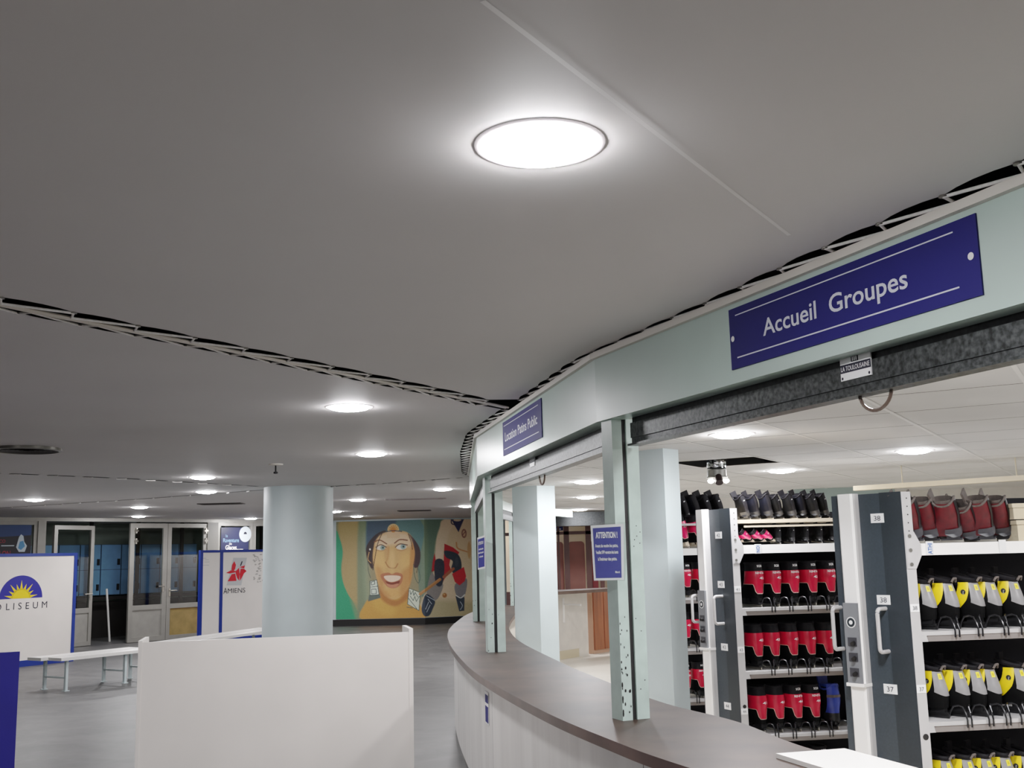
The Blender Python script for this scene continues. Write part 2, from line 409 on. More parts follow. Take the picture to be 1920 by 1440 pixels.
for i in range(-30, 30):
    for (A, B, i0) in ((U, W, UO), (W, U, WO)):
        a0 = i0 + i*T
        if A is U and not -11 < a0 < 8 or A is W and not -4 < a0 < 24: continue
        gg = 0.011 if A is U else 0.006
        q = [A*(a0-gg) + B*(-14), A*(a0+gg) + B*(-14), A*(a0+gg) + B*24, A*(a0-gg) + B*24]
        if A is U: q = [p.to_3d() - Vector((0,0,0.006)) for p in q]
        f_ = bm.faces.new([bm.verts.new((p.x,p.y,(ZI-0.003 if A is U else ZI+0.003))) for p in q]); f_.material_index = 0 if A is U else 1
clip(bm)
me = bpy.data.meshes.new('ceiling_grid'); bm.to_mesh(me); bm.free(); me.materials.append(mat('tile_runner', (240,239,237), 0.5)); me.materials.append(M_tbar)
o = bpy.data.objects.new('ceiling_grid', me); COL.objects.link(o); o['kind'] = 'structure'
# --- fascia
for k, (a, b) in enumerate(zip(FAS, FAS[1:])):
    t = (b-a).normalized(); n = Vector((t.y,-t.x)); mb = MB()
    mb.prism([a, a+n*0.10, b+n*0.10, b][::-1], 2.26, 2.575)
    struct('trim_%d' % (k+2), mb, M_mint)
    mb = MB(); mb.prism([a-n*0.022, a+n*0.01, b+n*0.01, b-n*0.022][::-1], 2.562, 2.59)
    r = struct('trim_%d' % (k+12), mb, M_rail)
# --- posts
def post(px, t, d, label, z0=ZT, chips=5):
    # px: corner on plan (nearest corner), t: along the fascia away from us, d: into the rental room
    t = Vector(t).normalized(); d = Vector(d).normalized(); p = Vector(px)
    r = thing('shutter_post', label, 'post', (p.x,p.y,z0), 0, 'mint shutter posts on the counter')
    def bx(a0,a1,b0,b1,m,nm):
        mb = MB(); q = [p+t*a0+d*b0, p+t*a0+d*b1, p+t*a1+d*b1, p+t*a1+d*b0]
        mb.prism(q, z0, 2.262); return link(nm, mb, m, r)
    bx(0,0.10,0,0.052,M_mint2,'post_box'); bx(0.014,0.10,0.052,0.078,M_black,'guide_channel'); bx(0.004,0.10,0.078,0.142,M_mint2,'rear_box')
    mb = MB()
    random.seed(int(p.y*100))
    fr = Fr((p.x,p.y,z0), (d.x,d.y,0), (0,0,1)); fr2 = Fr((p.x+t.x*.1,p.y+t.y*.1,z0), (-t.x,-t.y,0), (0,0,1))
    for i in range(chips):
        z = abs(random.gauss(0, 0.2)); w = random.uniform(0.002,0.005)
        fdisc(mb, fr, random.choice((0.004, random.uniform(0.005,0.045))), 0.01+z, w, 0.0012, 0, 7, w*random.uniform(1,3))
    for i in range(chips//3): fdisc(mb, fr, random.uniform(0.085,0.138), random.uniform(0.02,0.9), 0.0028, -0.0028, 0, 7)
    link('paint_chip', mb, M_black, r)
    return r, fr, fr2
P1 = V2(0.459,4.943)
r1, f1, f1b = post(P1, (-0.40,0.917), (0.917,0.40), 'mint steel post nearest the camera with a notice taped to it', ZT, 30)
post((-0.235,8.50), (-0.2,0.98), (0.98,0.2), 'second mint steel post along the counter, with a small notice')
post((-0.512,12.50), (-0.05,0.999), (0.999,0.05), 'third mint steel post, beside the painted mural')
post((-0.10,16.10), (0.12,0.99), (0.99,-0.12), 'farthest thin mint post past the second post at the counter bend')
# --- roller shutter bars
def shutter(a, b, label, plate_px, loop_px):
    t = (b-a).normalized(); n = Vector((t.y,-t.x)); a = a + n*0.062; b = b + n*0.062
    r = thing('roller_shutter', label, 'roller shutter', (a.x,a.y,2.13), 0, 'rolled up galvanised shutters')
    fr = Fr((a.x,a.y,0), (t.x,t.y,0), (0,0,1))     # out direction: u x v
    L = (b-a).length; s = 1 if fr.n.to_2d().dot(n) < 0 else -1
    mb = MB(); fbox(mb, fr, 0.0, L, 2.205, 2.55, -0.004*s, 0.004*s); link('slat_curtain', mb, M_galvd, r)
    mb = MB(); fbox(mb, fr, 0.0, L, 2.165, 2.235, 0.004*s, 0.016*s, 0); fbox(mb, fr, 0.0, L, 2.135, 2.165, -0.012*s, 0.010*s); fbox(mb, fr, 0, L, 2.128, 2.137, -0.03*s, 0.034*s)
    link('bottom_bar', mb, M_galv, r)
    pf = Fr((a.x,a.y,0), (-t.x,-t.y,0), (0,0,1)); c = on_plane(*plate_px, (a.x,a.y,0), (n.x,n.y,0)); c = c - Vector((n.x,n.y,0))*0.018 - Vector((0,0,0.016))
    pf.o = Vector((c.x,c.y,c.z)); mb = MB(); q = pf.n.to_2d().dot(n) < 0
    fbox(mb, pf, -0.075,0.075,-0.045,0.045,-0.003,0.002,0)
    fbox(mb, pf, -0.075,0.075,-0.020,0.008,0.002,0.0025,1); ftext(mb, pf, 'LA TOULOUSAINE', 0,-0.014,0.14,0.016,0.0035,0)
    for sx in (-1,1):
        for sy in (-1,1): fdisc(mb, pf, sx*0.066, sy*0.037, 0.005, 0.003, 1, 10)
    fpoly(mb, pf, [(-.018,.012),(.018,.012),(.018,.03),(0,.041),(-.018,.03)], 0.003, 1)
    for dx in (-0.009,0,0.009): fpoly(mb, pf, [(dx-.003,.014),(dx+.003,.014),(dx+.003,.028),(dx-.003,.028)], 0.004, 0)
    link('name_plate', mb, [M_ltwhite, M_ink], r)
    c = on_plane(*loop_px, (a.x,a.y,0), (n.x,n.y,0)); mb = MB(); tt = Vector((t.x,t.y,0))
    mb.tube([Vector((c.x,c.y,2.135)) + tt*(0.075*math.cos(w)) + Vector((0,0,-0.062*math.sin(w))) for w in [math.pi*i/14 for i in range(15)]], 0.006, k=7)
    link('pull_loop', mb, mat('pull_loop_brown', (92,78,70), 0.5), r)
    return r
shutter(FAS[0], V2(0.50,4.90), 'rolled up steel shutter under the large navy Accueil Groupes sign', (1612,675), (1640,722))
shutter(V2(0.42,5.12), V2(-0.24,8.45), 'rolled up steel shutter under the smaller navy Location Patins Public sign', (1003,857), (1016,876))
mbx = V2(-0.30,8.6)
def plain_shutter(a, b, label):
    t = (b-a).normalized(); n = Vector((t.y,-t.x)); a = a + n*0.062; b = b + n*0.062
    r = thing('roller_shutter', label, 'roller shutter', (a.x,a.y,2.13), 0, 'rolled up galvanised shutters')
    mb = MB(); mb.prism([a, a+n*0.01, b+n*0.01, b][::-1], 2.2, 2.55); link('slat_curtain', mb, M_galvd, r)
    mb = MB(); mb.prism([a-n*0.01, a+n*0.03, b+n*0.03, b-n*0.01][::-1], 2.13, 2.2); link('bottom_bar', mb, M_galv, r)
plain_shutter(V2(-0.30,8.65), V2(-0.52,12.4), 'rolled up steel shutter between the second and third posts')
plain_shutter(V2(-0.50,12.6), V2(-0.10,16.1), 'rolled up steel shutter beyond the third post')
# --- navy signs
def sign(name, label, a, b, px, text, tw, th, holes):
    t = (a-b).normalized(); n = Vector((t.y,-t.x)) ; n3 = Vector((n.x,n.y,0))
    q = [on_plane(x, y, (a.x,a.y,0), n3) for x, y in px]
    s = [(p.to_2d()-q[3].to_2d()).dot(t) for p in q]
    x1 = (s[1]+s[2])/2; x0 = (s[0]+s[3])/2; zt = (q[0].z+q[1].z)/2; zb = (q[2].z+q[3].z)/2
    o = q[3].copy() + Vector((t.x,t.y,0))*x0; o.z = zb
    r = thing(name, label, 'sign', o)
    fr = Fr(o, (t.x,t.y,0), (0,0,1)); w = x1-x0; h = zt-zb
    mb = MB(); fbox(mb, fr, 0, w, 0, h, 0.001, 0.006); link('board', mb, M_navy, r)
    mb = MB(); fbox(mb, fr, w*0.035, w*0.93, h*0.865, h*0.882, 0.006, 0.0068); fbox(mb, fr, w*0.035, w*0.935, h*0.165, h*0.185, 0.006, 0.0068)
    ftext(mb, fr, text, w*tw[0], h*th[0], w*tw[1], h*th[1], 0.0072, 0, 0.012); link('lettering', mb, M_lett, r)
    if holes:
        mb = MB()
        for x in (0.018, 0.978): mb.v; fdisc(mb, fr, w*x, h*0.5, 0.011, 0.0085, 0, 14)
        link('screw_cap', mb, M_ltwhite, r)
    return r
sign('shop_sign', 'long navy sign lettered Accueil Groupes on the mint fascia', FAS[0], FAS[1], [(1368.4,582.7),(1831.4,399),(1845.8,553.7),(1374.5,693.7)], 'Accueil  Groupes', (0.475,0.60), (0.385,0.27), True)
sign('shop_sign', 'smaller navy sign lettered Location Patins Public on the fascia', FAS[1], FAS[2], [(943,793),(1016,747),(1018,822),(946,853)], 'Location Patins Public', (0.49,0.84), (0.40,0.27), False)
# --- counter
OUT = catmull([(1.75,1.0,0),(1.35,2.1,0),(0.95,3.05,0),(0.551,3.947,0),(0.362,4.47,0),(0.111,5.313,0),(-0.206,6.697,0),(-0.387,7.772,0),(-0.586,9.388,0),(-0.700,10.958,0),(-0.700,12.6,0),(-0.62,14.4,0),(-0.33,16.4,0)], 10)
INN = catmull([(2.35,1.25,0),(1.95,2.35,0),(1.52,3.30,0),(1.106,4.116,0),(0.95,4.85,0),(0.70,5.55,0),(0.45,6.75,0),(0.294,7.608,0),(0.02,9.45,0),(-0.085,11.0,0),(-0.085,12.4,0),(0.0,14.2,0),(0.20,16.2,0)], 10)
n = len(OUT)
def strip(A, B, z0, z1, mt, ms, name, parent):
    mb = MB(); n = len(A)
    vs = [(p.x,p.y,z1) for p in A] + [(p.x,p.y,z1) for p in B]; mb.add(vs, [(i,n+i,n+i+1,i+1) for i in range(n-1)], 0)
    vs = [(p.x,p.y,z0) for p in A] + [(p.x,p.y,z0) for p in B]; mb.add(vs, [(i+1,n+i+1,n+i,i) for i in range(n-1)], 1)
    for Q in (A, B):
        vs = [(p.x,p.y,z0) for p in Q] + [(p.x,p.y,z1) for p in Q]; mb.add(vs, [(i,i+1,n+i+1,n+i) for i in range(n-1)], 1)
    for i in (0, n-1): mb.poly([(A[i].x,A[i].y,z0),(B[i].x,B[i].y,z0),(B[i].x,B[i].y,z1),(A[i].x,A[i].y,z1)], 1)
    return link(name, mb, [mt, ms], parent, True, True)
o = strip(OUT, INN, ZT-0.045, ZT, M_top, M_topedge, 'counter_worktop', None)
tag(o, 'long curved grey-brown worktop on the rental counter', 'worktop')
ctr = thing('rental_counter', 'curved rental counter base clad in pale metal sheets', 'counter', (0,5.7,0))
fo = offset2(OUT, -0.06); bo = offset2(INN, 0.12)
fo = [V2(p.x,p.y) for p in fo]
mb = MB(); vs = [(p.x,p.y,0.0) for p in offset2(OUT,-0.09)] + [(p.x,p.y,ZT-0.045) for p in offset2(OUT,-0.09)]; mb.add(vs, [(i,i+1,n+i+1,n+i) for i in range(n-1)])
link('kick_plate', mb, M_kick, ctr, True, True)
mb = MB(); vs = [(p.x,p.y,0.0) for p in bo] + [(p.x,p.y,ZT-0.045) for p in bo]; mb.add(vs, [(i+1,i,n+i,n+i+1) for i in range(n-1)])
link('back_panel', mb, M_offwhite, ctr, True, True)
cuts = [0]
for target in (4.33, 6.85, 9.3, 12.0, 14.8): cuts.append(min(range(n), key=lambda i: abs(fo[i].y-target)))
cuts.append(n-1)
for c0, c1_ in zip(cuts, cuts[1:]):
    q = fo[c0:c1_+1]; d0 = (q[1]-q[0]).normalized(); d1 = (q[-2]-q[-1]).normalized(); q[0] = q[0]+d0*0.003; q[-1] = q[-1]+d1*0.003
    m_ = len(q); mb = MB(); vs = [(p.x,p.y,0.10) for p in q] + [(p.x,p.y,ZT-0.047) for p in q]; mb.add(vs, [(i,i+1,m_+i+1,m_+i) for i in range(m_-1)])
    link('front_panel', mb, M_front, ctr, True, True)
i = min(range(n), key=lambda i: abs(fo[i].y-7.05)); t = (fo[i+1]-fo[i-1]).normalized()
fr = Fr((fo[i].x,fo[i].y,0.72), (-t.x,-t.y,0), (0,0,1)); mb = MB(); fbox(mb, fr, -0.04,0.10,-0.13,0.07,0.002,0.004,0); fbox(mb, fr, -0.03,0.09,-0.12,-0.02,0.004,0.005,1); fbox(mb, fr, -0.03,0.09,0.0,0.05,0.004,0.005,1)
tag(link('counter_sticker', mb, [M_ltwhite, M_navy]), 'small navy and white sticker on the pale counter front', 'sticker')
a_ = V2(0.917,4.004); b_ = V2(1.185,4.07); w_ = V2(0.318,-0.948)
mb = MB(); mb.prism([a_, a_+w_*0.9, b_+w_*0.9, b_][::1], ZT+0.001, ZT+0.017)
tag(link('white_board', mb, M_whitegloss), 'white board lying flat on the near end of the worktop', 'board')
# --- notices on posts
def notice(label, q, lines, z, parent=None):
    # q: bottom-left point, right vector
    pass
o3 = on_y(1116,1085,4.885); e3 = on_y(1167,1084,4.86); tl = on_y(1108,988,4.885)
nt_ = thing('notice_sign', 'navy ATTENTION notice in a plastic sleeve taped on the nearest post', 'notice', o3)
fr = Fr(o3, (e3-o3).normalized(), Vector((-0.028,0,1))); w = (e3-o3).length; h = (tl-o3).length
mb = MB(); fpoly(mb, fr, [(-0.006,-0.008),(w+0.006,-0.008),(w+0.022,h+0.01),(-0.006,h+0.006)], 0.0, 0); fpoly(mb, fr, [(0.003,0.002),(w-0.003,0.002),(w+0.008,h-0.002),(0.003,h-0.006)], 0.001, 1)
link('paper', mb, [M_ltwhite, mat('notice_blue', (62,66,140), 0.35)], nt_)
mb = MB(); ftext(mb, fr, 'ATTENTION !', w*0.52, h*0.78, w*0.80, h*0.115, 0.002, 0, 0.03)
for txt, y, ww in (('Avant de rendre les patins,',0.60,0.84),('Veuillez SVP remettre les lacets',0.475,0.82),("à l'intérieur des patins.",0.345,0.7)): ftext(mb, fr, txt, w*0.5, h*y, w*ww, h*0.062, 0.002, 0, 0.02)
ftext(mb, fr, 'Merci', w*0.84, h*0.10, w*0.16, h*0.04, 0.002, 0, 0.02)
link('lettering', mb, M_ltwhite, nt_)
mb = MB(); fpoly(mb, fr, [(-0.008,-0.012),(w+0.012,-0.012),(w+0.046,h+0.018),(-0.008,h+0.012)], 0.003); link('plastic_sleeve', mb, M_sleeve, nt_)
o3 = on_y(897,1066,8.46); e3 = on_y(909,1063,8.38); tl = on_y(897,1010,8.46)
nt_ = thing('notice_sign', 'narrow navy notice taped on the second post from the camera', 'notice', o3)
fr = Fr(o3, (e3-o3).normalized(), Vector((0,0,1))); w = (e3-o3).length; h = (tl-o3).length
mb = MB(); fpoly(mb, fr, [(-0.008,-0.008),(w+0.006,-0.012),(w+0.014,h+0.012),(-0.008,h+0.008)], 0.0, 0); fpoly(mb, fr, [(0.0,0.004),(w-0.002,0.004),(w+0.004,h-0.004),(0.0,h-0.006)], 0.001, 1)
link('paper', mb, [M_ltwhite, mat('notice_blue', (62,66,140), 0.35)], nt_)
mb = MB()
for y, ww, hh in ((0.78,0.8,0.10),(0.60,0.7,0.06),(0.48,0.8,0.06),(0.35,0.6,0.06)): ftext(mb, fr, 'ATTENTION !' if y > 0.7 else 'rendre les patins', w*0.5, h*y, w*ww, h*hh, 0.002, 0, 0.03)
link('lettering', mb, M_ltwhite, nt_)
# ================================================================== DOWNLIGHTS
def downlight(label, x, y, z, r, group, m, zoff=0.0):
    t = thing('ceiling_downlight', label, 'ceiling light', (x,y,z), 0, group)
    mb = MB(); mb.lathe([(r,0.0),(r-0.001,-0.002),(r-0.006,-0.0035),(r*0.87,-0.003),(r*0.87,0.0)], (x,y,z), 40, capb=False, capt=False); link('trim_ring', mb, M_trimglow, t, True, True)
    mb = MB(); mb.lathe([(0.001,-0.027),(r*0.3,-0.0255),(r*0.55,-0.021),(r*0.74,-0.015),(r*0.865,-0.0025)], (x,y,z), 36, capb=True, capt=False); link('diffuser', mb, m, t, True, True)
hall = [((1012,271),'large bright downlight nearest the camera, above the ceiling seam'),((655,763),'downlight just beyond the laced seam, left of the fascia corner'),((697,851),'second downlight beyond the laced seam, above the mural'),
 ((380,895),'downlight left of the round column, upper of a close pair'),((387,922),'downlight left of the round column, lower of a close pair'),((65,937),'downlight at the far left, above the glazed doors'),
 ((262,951),'downlight above the middle glazed door, upper of two'),((260,968),'farthest downlight right at the top of the glazed doors'),((830,917),'downlight above the right part of the mural'),
 ((671,937),'downlight over the painted cap, right of the round column'),((628,959),'downlight touching the right side of the round column'),((669,968),'small downlight just above the left edge of the mural'),
 ((873,949),'small downlight beside the third mint post'),((470,972),'tiny downlight left of the column above the navy poster')]
for px, lb in hall:
    p = on_z(*px, ZC); downlight(lb, p.x, p.y, ZC, 0.155, 'hall ceiling downlights', M_lamp)
inn = [((1372,814),'rental room downlight nearest the steel shutter'),((1714,845),'rental room downlight above the right skate rack'),((1466,882),'rental room downlight above the middle skate rack'),
 ((1100,903),'nearer of two downlights between the square pillar and the post'),((1100,932),'farther of two downlights between the square pillar and the post')]
for px, lb in inn:
    p = on_z(*px, ZI); downlight(lb, p.x, p.y, ZI, 0.150, 'rental room downlights', M_lampi)
for x, y, lb in ((-4.2,4.6,'hall downlight out of view left of the laced seam'),(-3.6,0.2,'hall downlight out of view left of the camera'),(0.2,-1.6,'hall downlight out of view behind the camera'),(-7.6,9.8,'hall downlight out of view left of the round vent')): downlight(lb, x, y, ZC, 0.155, 'hall ceiling downlights', M_lamp)
for x, y, lb in ((3.5,4.0,'rental room downlight out of view right of the racks'),(4.6,6.6,'rental room downlight out of view beyond the right rack'),(4.2,1.5,'rental room downlight out of view behind the camera'),(1.1,18.3,'rental room downlight at the far end before the shutter box'),(1.28,3.70,'rental room downlight added unseen behind the large navy sign to brighten the rack')): downlight(lb, x, y, ZI, 0.150, 'rental room downlights', M_lampi)  # the last one is added, unseen, to brighten the near rack and counter
# --- vents, sprinkler
p = on_z(50,841,ZC); t = thing('round_vent', 'round dark ceiling vent at the far left', 'vent', p)
mb = MB(); mb.lathe([(0.27,0),(0.27,-0.02),(0.245,-0.026),(0.24,-0.01)], p, 40, capb=False, capt=False); link('rim', mb, M_grom, t, True, True)
mb = MB()
for k in range(6): mb.lathe([(0.04*k+0.012,-0.012),(0.04*k+0.034,-0.022)], p, 36, capb=False, capt=False)
mb.lathe([(0.001,-0.004),(0.24,-0.004)], p, 36, capb=False, capt=False); link('louvre', mb, M_grille, t)
for px, lb, sx, sy in (((777,957),'small dark ceiling grille just above the mural',0.34,0.16),((415,944),'dark ceiling grille left of the round column',0.36,0.16),((780,935),'long faint grey patch painted for a shaded ceiling sag above the mural',0.5,0.10)):  # the grey third entry paints a shaded sag of the membrane, not a vent
    p = on_z(*px, ZC); t = thing('ceiling_vent', lb, 'vent', p); mb = MB(); mb.box((p.x-sx,p.y-sy,ZC-0.012),(p.x+sx,p.y+sy,ZC-0.001)); link('frame', mb, M_grille if 'dark' in lb else mat('sag_shade_grey',(150,142,142),0.7), t)
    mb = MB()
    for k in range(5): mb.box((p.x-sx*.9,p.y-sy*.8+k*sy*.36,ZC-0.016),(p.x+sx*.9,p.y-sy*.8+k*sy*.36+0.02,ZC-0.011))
    link('blade', mb, M_grille if 'dark' in lb else mat('sag_shade_grey',(150,142,142),0.7), t)
p = on_z(517,870,ZC); t = thing('ceiling_sprinkler', 'small pendant sprinkler hanging in front of the round column', 'sprinkler', p)
mb = MB(); mb.lathe([(0.075,0),(0.07,-0.012),(0.02,-0.016)], p, 24); link('rosette', mb, M_rail, t, True, True)
mb = MB(); mb.lathe([(0.008,-0.01),(0.008,-0.075),(0.022,-0.08),(0.022,-0.095),(0.006,-0.10)], p, 12); link('stem', mb, M_blk2, t)
# ================================================================== ROUND COLUMN, BACK WALL, MURAL
c = on_y(560,914,14.3); mb = MB(); mb.lathe([(0.455,0.0),(0.455,2.6)], (c.x,c.y,0), 64)
tag(link('round_column', mb, M_pale, None, True, True), 'thick round pale blue-grey column standing in the hall', 'column')
def wall(name, pts, z0, z1, m):
    mb = MB()
    for a, b in zip(pts, pts[1:]): mb.poly([(a[0],a[1],z0),(b[0],b[1],z0),(b[0],b[1],z1),(a[0],a[1],z1)])
    return struct(name, mb, m)
MW = [(-4.62,27.05),(-3.75,26.95),(-2.28,26.9),(-0.6,27.6),(2.0,28.6)]
wall('wall_back', MW, 0, 3.0, M_pale)
mb = MB()
for a, b in zip(MW, MW[1:]): mb.prism([(a[0],a[1]-0.03),(b[0],b[1]-0.03),(b[0],b[1]),(a[0],a[1])], 0, 0.155)
struct('baseboard_back', mb, M_black)
def paint():
    W_, H_ = 330, 250
    cx = np.linspace(162, 1560, W_); cy = np.linspace(288, 1284, H_)
    X, Y = np.meshgrid(cx, cy)
    img = np.zeros((H_, W_, 3)); img[:] = (138,128,92)
    def sd(poly):
        P = np.array(poly, float); d = np.full(X.shape, 1e9); ins = np.zeros(X.shape, bool); N = len(P)
        for i in range(N):
            a, b = P[i], P[(i+1)%N]; e = b-a; wx, wy = X-a[0], Y-a[1]
            tt = np.clip((wx*e[0]+wy*e[1])/(e@e+1e-9), 0, 1); d = np.minimum(d, np.hypot(wx-e[0]*tt, wy-e[1]*tt))
            c_ = ((a[1] > Y) != (b[1] > Y)) & (X < (b[0]-a[0])*(Y-a[1])/(b[1]-a[1]+1e-12)+a[0]); ins ^= c_
        return np.where(ins, d, -d)
    def mix(al, col):
        al = np.clip(al, 0, 1)[..., None]; img[:] = img*(1-al)+np.array(col, float)*al
    def fill(poly, col, soft=4, sm=True, a=1.0):
        if sm and len(poly) > 4: poly = [(p.x,p.y) for p in closed([(q[0],q[1],0) for q in poly], 4)]
        mix((sd(poly)/soft+0.5)*1.0 if a == 1 else np.clip(sd(poly)/soft+0.5,0,1)*a, col)
    def ell(x, y, rx, ry, col, soft=0.15, a=1.0): mix(np.clip((1-np.hypot((X-x)/rx,(Y-y)/ry))/soft+0.5,0,1)*a, col)
    def stroke(pts, w, col, soft=3, a=1.0):
        pts = [(p.x,p.y) for p in catmull([(q[0],q[1],0) for q in pts], 5)] if len(pts) > 2 else pts
        d = np.full(X.shape, 1e9)
        for p, q in zip(pts, pts[1:]):
            e = (q[0]-p[0], q[1]-p[1]); wx, wy = X-p[0], Y-p[1]; tt = np.clip((wx*e[0]+wy*e[1])/(e[0]**2+e[1]**2+1e-9),0,1); d = np.minimum(d, np.hypot(wx-e[0]*tt, wy-e[1]*tt))
        mix(np.clip((w/2-d)/soft+0.5,0,1)*a, col)
    fill([(150,290),(200,290),(195,480),(150,480)], (118,122,92), 20, False)
    fill([(190,290),(400,290),(395,1240),(330,1120),(270,1020),(225,900),(215,760),(228,600),(205,480)], (160,136,86), 26)
    fill([(150,430),(200,470),(228,600),(214,760),(230,900),(280,1030),(340,1130),(390,1300),(150,1300)], (48,142,98), 9)
    fill([(300,1080),(390,1150),(395,1300),(360,1300)], (120,132,92), 30, False, 0.7)
    fill([(385,290),(500,290),(470,480),(455,700),(460,900),(470,1100),(430,1300),(380,1300)], (112,124,94), 26)
    fill([(430,480),(480,420),(500,900),(590,1060),(470,1120),(440,1000)], (128,142,112), 40, True, 0.7)
    fill([(1000,285),(1260,285),(1200,400),(1160,560),(1140,760),(1110,900),(1085,1040),(990,1010)], (92,116,98), 14)
    fill([(1000,285),(1010,700),(990,1000),(1040,1000),(1080,700),(1060,285)], (116,132,104), 30, True, 0.6)
    fill([(1250,285),(1580,285),(1580,1300),(1000,1300),(1010,1120),(1090,960),(1150,720),(1165,500),(1200,380)], (200,176,142), 12)
    fill([(1000,1300),(1010,1100),(1120,1100),(1300,1120),(1580,1150),(1580,1300)], (158,148,112), 60, False, 0.75)
    fill([(1250,285),(1400,285),(1300,420),(1230,640),(1150,720),(1165,500)], (206,182,152), 25)
    fill([(470,300),(495,288),(1005,288),(1010,610),(960,520),(880,415),(740,390),(620,405),(545,480),(470,600),(462,500)], (84,118,116), 8)
    fill([(470,300),(495,288),(760,288),(690,380),(620,405),(545,480),(470,600),(462,500)], (62,82,98), 30)
    fill([(470,540),(560,430),(660,390),(615,470),(570,560),(545,640),(530,770),(505,760),(468,660)], (52,40,40), 8)
    fill([(890,430),(960,510),(1002,600),(1000,720),(965,780),(930,750),(945,620),(915,510)], (60,40,42), 8)
    fill([(430,1300),(450,1130),(510,1080),(600,1060),(640,980),(880,980),(905,1080),(970,1110),(1015,1200),(1010,1300)], (196,138,62), 14)
    fill([(530,1090),(640,1070),(760,1190),(700,1260),(560,1200)], (212,156,70), 60, True, 0.6)
    fill([(535,580),(555,500),(620,425),(740,402),(865,412),(905,470),(938,560),(948,640),(928,760),(918,860),(890,960),(845,1040),(765,1092),(690,1092),(622,1035),(585,940),(560,850),(538,740),(530,650)], (210,156,90), 8)
    fill([(560,520),(640,425),(860,425),(920,520),(890,560),(730,540),(600,570)], (224,190,150), 50, True, 0.95)
    ell(610,690,70,90,(226,172,94),0.8,0.7); ell(865,700,65,90,(226,170,92),0.8,0.7); ell(725,1030,90,40,(214,150,78),0.8,0.6)
    fill([(560,760),(590,740),(640,860),(640,980),(700,1060),(640,1040),(585,940)], (190,124,66), 40, True, 0.7)
    fill([(800,860),(860,780),(925,760),(915,860),(890,960),(845,1040),(800,1060)], (192,126,66), 44, True, 0.7)
    fill([(660,560),(690,560),(684,690),(655,720),(640,640)], (196,136,78), 24, True, 0.55)
    fill([(540,590),(600,600),(640,700),(600,760),(550,740)], (222,168,96), 40, True, 0.5)
    fill([(590,960),(640,1040),(720,1098),(800,1090),(890,980),(880,1080),(760,1160),(660,1130),(600,1060)], (164,96,50), 26, True, 0.85)
    fill([(925,520),(948,640),(930,760),(915,860),(890,960),(895,760),(905,620)], (190,118,58), 20, True, 0.7)
    stroke([(545,505),(600,488),(668,528)],11,(116,66,42)); stroke([(748,522),(800,488),(875,496)],12,(116,66,42))
    stroke([(690,560),(680,660),(660,718)],10,(190,124,64),10,0.6); stroke([(655,715),(690,768),(750,776),(778,735)],9,(150,88,48),8,0.9)
    ell(722,690,26,120,(232,182,112),0.9,0.6)
    ell(608,568,44,23,(226,214,192),0.2); ell(628,566,24,25,(128,152,142),0.35); ell(630,566,9,10,(40,50,50),0.3); stroke([(560,560),(610,535),(665,562)],8,(70,44,34),4); stroke([(570,590),(615,600),(655,585)],5,(150,96,60),4,0.7)
    ell(815,566,52,25,(228,216,196),0.2); ell(833,560,26,27,(132,158,152),0.35); ell(836,560,10,11,(40,50,50),0.3); stroke([(755,565),(800,532),(875,545)],9,(70,44,34),4); stroke([(765,590),(815,602),(865,585)],5,(150,96,60),4,0.7)
    fill([(605,845),(680,822),(720,838),(765,822),(825,848),(815,925),(765,975),(695,975),(645,930)], (172,96,64), 7)
    fill([(640,858),(720,850),(802,862),(790,898),(720,918),(668,902)], (238,208,176), 6); fill([(655,908),(720,926),(795,906),(775,945),(700,950)], (112,50,36), 6); fill([(665,935),(720,945),(785,935),(760,972),(695,972)], (196,118,86), 6)
    ell(735,385,58,62,(216,182,118),0.06,1.0); fill([(670,402),(800,402),(800,470),(670,470)], (218,178,132), 6, False)
    for k in range(7):
        w = math.pi*(k+0.5)/7; stroke([(735,388),(735+46*math.cos(w),388-48*math.sin(w))],9,(208,122,46))
    ell(735,388,24,24,(208,122,46),0.2); stroke([(660,402),(735,394),(820,404)],9,(50,56,70))
    stroke([(628,405),(580,520),(555,640),(530,790)],7,(50,36,34)); stroke([(885,430),(915,520),(925,590)],6,(50,36,34))
    stroke([(478,700),(485,800),(505,870)],5,(60,70,66)); stroke([(935,745),(945,860),(980,935),(1000,880),(985,790)],6,(70,84,78)); stroke([(990,720),(965,830)],5,(60,40,42))
    stroke([(492,610),(480,680),(510,720)],7,(200,150,90)); ell(501,580,8,10,(240,236,226),0.3)
    fill([(500,905),(568,893),(590,1045),(502,1052)], (206,216,198), 4, False); fill([(490,1045),(596,1040),(606,1075),(480,1110)], (82,92,84), 6, False)
    for s_ in ([(510,915),(545,905),(548,935),(515,945),(512,915)],[(510,965),(575,958)],[(515,985),(515,1035),(565,1030),(560,985),(515,985)],[(500,905),(568,893),(590,1045),(502,1052),(500,905)]): 
        for p_, q_ in zip(s_, s_[1:]): stroke([p_, q_],6,(52,64,62))
    fill([(890,985),(1000,1032),(985,1212),(872,1145)], (204,212,188), 4, False)
    for s_ in ([(890,985),(1000,1032),(985,1212),(872,1145),(890,985)],[(900,1010),(905,1050),(930,1010),(935,1060),(950,1030),(975,1075)],[(900,1065),(930,1110),(945,1070),(960,1120),(990,1070)],[(885,1090),(965,1195)],[(865,1175),(920,1185)]):
        for p_, q_ in zip(s_, s_[1:]): stroke([p_, q_],6,(62,78,72))
